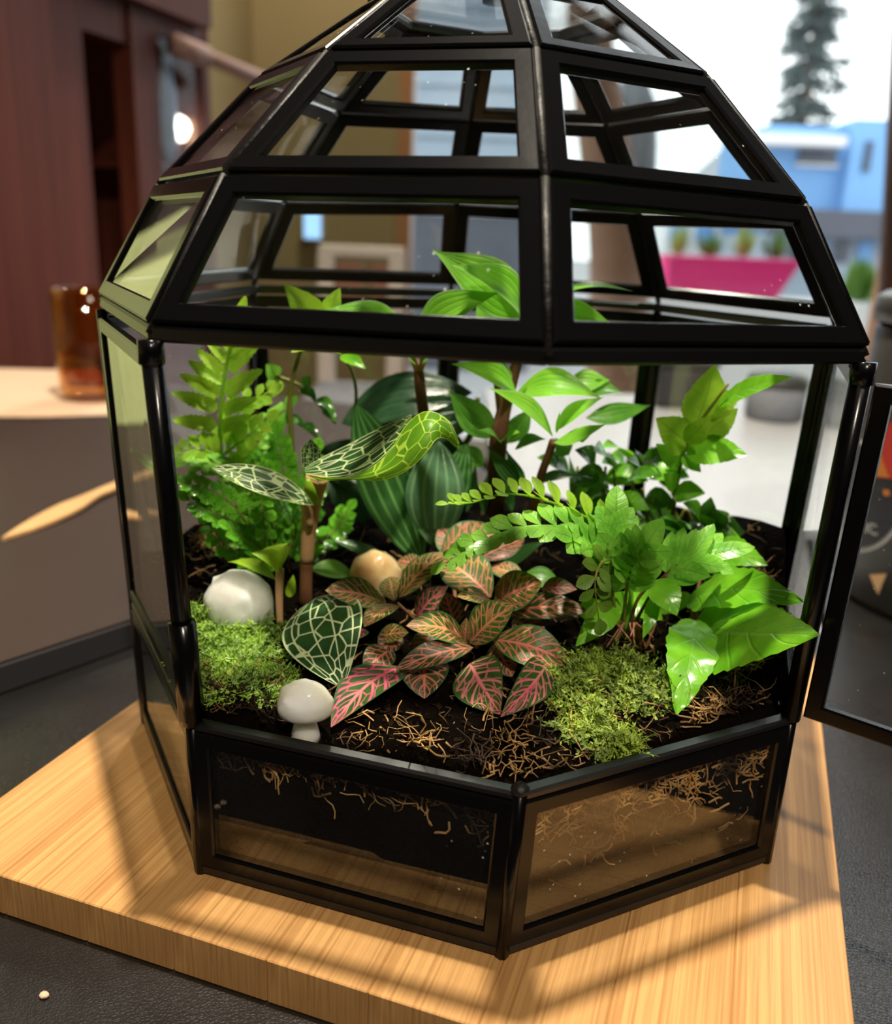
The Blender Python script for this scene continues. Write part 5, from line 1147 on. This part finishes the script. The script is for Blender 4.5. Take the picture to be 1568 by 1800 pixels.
# conifer
YK = 26.0
k = N('hazed_needles'); M['needles'] = k.done(k.bsdf(k.mix(k.noise(k.obj(), 1.2, 2), (0.08, 0.10, 0.10), (0.16, 0.20, 0.19)), 0.8, 0.2))  # needles lightened and greyed, distance haze put into their colour
kb_ = P(1408, 380, YK); kt = P(1430, -60, YK); xk = P(1412, 200, YK)[0]
kf = empty('conifer_tree', (xk, YK, GZ), 'tall haze-greyed conifer behind the blue house', 'tree')
MB().tube([(xk, YK, GZ), (xk, YK, kt[2])], [0.25, 0.03], 8).build('trunk', 'bark', kf, True)
random.seed(11); ndl = MB(); z0k, z1k = P(1412, 262, YK)[2], kt[2]; Wk = (P(1492, 200, YK)[0]-P(1325, 200, YK)[0])/2
z = z0k-1.2
while z < z1k:
    f = (z-z0k)/(z1k-z0k); rr_ = Wk*(1.25-1.0*max(f, 0))*random.uniform(0.55, 1.15); n = 8
    for j in range(n):
        a = 2*PI*(j+random.random()*0.9)/n; zj = z+random.uniform(-0.2, 0.2); L = rr_*random.uniform(0.45, 1.15); pts = [np.array([xk+math.cos(a)*L*t_, YK+math.sin(a)*L*t_, zj-0.34*L*t_**1.4+0.10*L*t_**4]) for t_ in (0, 0.33, 0.66, 1.0)]
        ndl.tube(pts, [0.045, 0.035, 0.025, 0.01], 4, False)
        for _ in range(17):
            t_ = random.uniform(0.12, 1.0); q = pts[min(2, int(t_*3))]+(pts[min(3, int(t_*3)+1)]-pts[min(2, int(t_*3))])*((t_*3) % 1.0)
            d = nz([math.cos(a)*0.6+random.gauss(0, 0.6), math.sin(a)*0.6+random.gauss(0, 0.6), -0.5+random.gauss(0, 0.3)]); s_ = nz(np.cross(d, [random.gauss(0, 1), random.gauss(0, 1), 0.3]))*random.uniform(0.03, 0.07)
            ll = random.uniform(0.22, 0.55); ndl.add([q-s_, q+s_, q+d*ll+s_*0.4, q+d*ll-s_*0.4], [(0, 1, 2, 3)])
    z += random.uniform(0.22, 0.5)
fo = ndl.build('foliage', 'needles', kf, False); fo['kind'] = 'stuff'
# closed grey patio umbrella outside
M['umbrella'] = simple('grey_canvas', (0.26, 0.29, 0.33), 0.85, 0.2, var=0.08, scale=4)
YU = 3.8
tb, bb = P(1118, 128, YU), P(1120, 330, YU)
um = empty('patio_umbrella', (tb[0], YU, GZ), 'closed grey patio umbrella outside the window', 'umbrella')
Hh = tb[2]-bb[2]; prf = [(0.01, 0), (0.045, -0.05*Hh), (0.085, -0.25*Hh), (0.105, -0.6*Hh), (0.115, -1.0*Hh), (0.08, -1.12*Hh)]
mb_ = MB(); b0 = 0
for r_, z in prf:
    for j in range(32): a = 2*PI*j/32; q = r_*(1+0.12*math.cos(8*a)); mb_.v.append((tb[0]+q*math.cos(a), YU+q*math.sin(a), tb[2]+z))
for i in range(len(prf)-1):
    for j in range(32): mb_.f.append((i*32+j, (i+1)*32+j, (i+1)*32+(j+1) % 32, i*32+(j+1) % 32))
mb_.build('canopy', 'umbrella', um, True)
MB().tube([(tb[0], YU, GZ), (tb[0], YU, tb[2]+0.04)], 0.019, 10).build('pole', 'white_paint', um, True)
# pink window box with plants, on a white ledge outside
M['hot_pink'] = simple('hot_pink', (0.92, 0.040, 0.24), 0.55, 0.3)
YP = 4.6
x0, x1 = P(1166, 480, YP)[0], P(1392, 480, YP)[0]; zt_, zb_ = P(1280, 458, YP)[2], P(1280, 522, YP)[2]; zl_ = zb_-0.002
lg = tag(MB().box(((x0+x1)/2+0.45, YP+0.1, (zl_+GZ)/2), (x1-x0+1.5, 0.34, zl_-GZ), bev=0.01).build('garden_wall', 'white_paint'), 'low white garden wall carrying the pink planter', 'wall')
pk = empty('pink_planter', ((x0+x1)/2, YP, zb_), 'hot pink trough planter on the white garden wall', 'planter')
MB().add([(x0+0.02, YP-0.08, zb_), (x1-0.09, YP-0.08, zb_), (x1-0.09, YP+0.10, zb_), (x0+0.02, YP+0.10, zb_), (x0, YP-0.11, zt_), (x1, YP-0.11, zt_), (x1, YP+0.13, zt_), (x0, YP+0.13, zt_)], [(0, 3, 2, 1), (0, 1, 5, 4), (1, 2, 6, 5), (2, 3, 7, 6), (3, 0, 4, 7), (4, 5, 6, 7)]).build('trough', 'hot_pink', pk)
MB().box(((x0+x1)/2, YP+0.01, zt_+0.008), (x1-x0+0.02, 0.26, 0.016), bev=0.004).build('rim', 'hot_pink', pk)
M['leaf_far'] = simple('garden_green', (0.12, 0.26, 0.04), 0.6, 0.3, var=0.4, scale=8)
M['leaf_lime'] = simple('garden_lime', (0.36, 0.46, 0.10), 0.6, 0.3, var=0.3, scale=8)
def tuft(name, c, r_, h_, n, mat, label, seed):
    random.seed(seed); m_ = MB()
    for _ in range(n):
        a = random.uniform(0, 2*PI); q = r_*random.random(); b = np.array(c)+[math.cos(a)*q*0.5, math.sin(a)*q*0.5, 0.0]; tp_ = np.array(c)+[math.cos(a)*q*1.2, math.sin(a)*q*1.2, h_*random.uniform(0.5, 1.1)]
        g = leaf_geo(b, tp_, r_*0.3, (math.cos(a)+0.1, math.sin(a), 0.6), 'lance', 0.12, 0.1, nu=4, nv=2); m_.add(g[0], g[1])
    o = m_.build(name, mat, None, True); return tag(o, label, 'plant')
for i, px in enumerate((1192, 1246, 1304, 1360)):
    q = P(px, 458, YP+0.01); tuft('planter_plant', (q[0], YP+0.01, zt_+0.0165), 0.07, 0.12+0.06*random.Random(i).random(), 30, 'leaf_far' if i % 2 else 'leaf_lime', ['lime plant at the left end of the pink planter', 'green plant left of the planter middle', 'lime plant right of the planter middle', 'green plant at the right end of the pink planter'][i], 40+i)
q = P(1522, 486, YP+0.02); tuft('ledge_plant', (q[0], YP+0.05, zl_+0.001), 0.16, 0.22, 60, 'leaf_far', 'leafy plant on the white garden wall at the far right', 50)
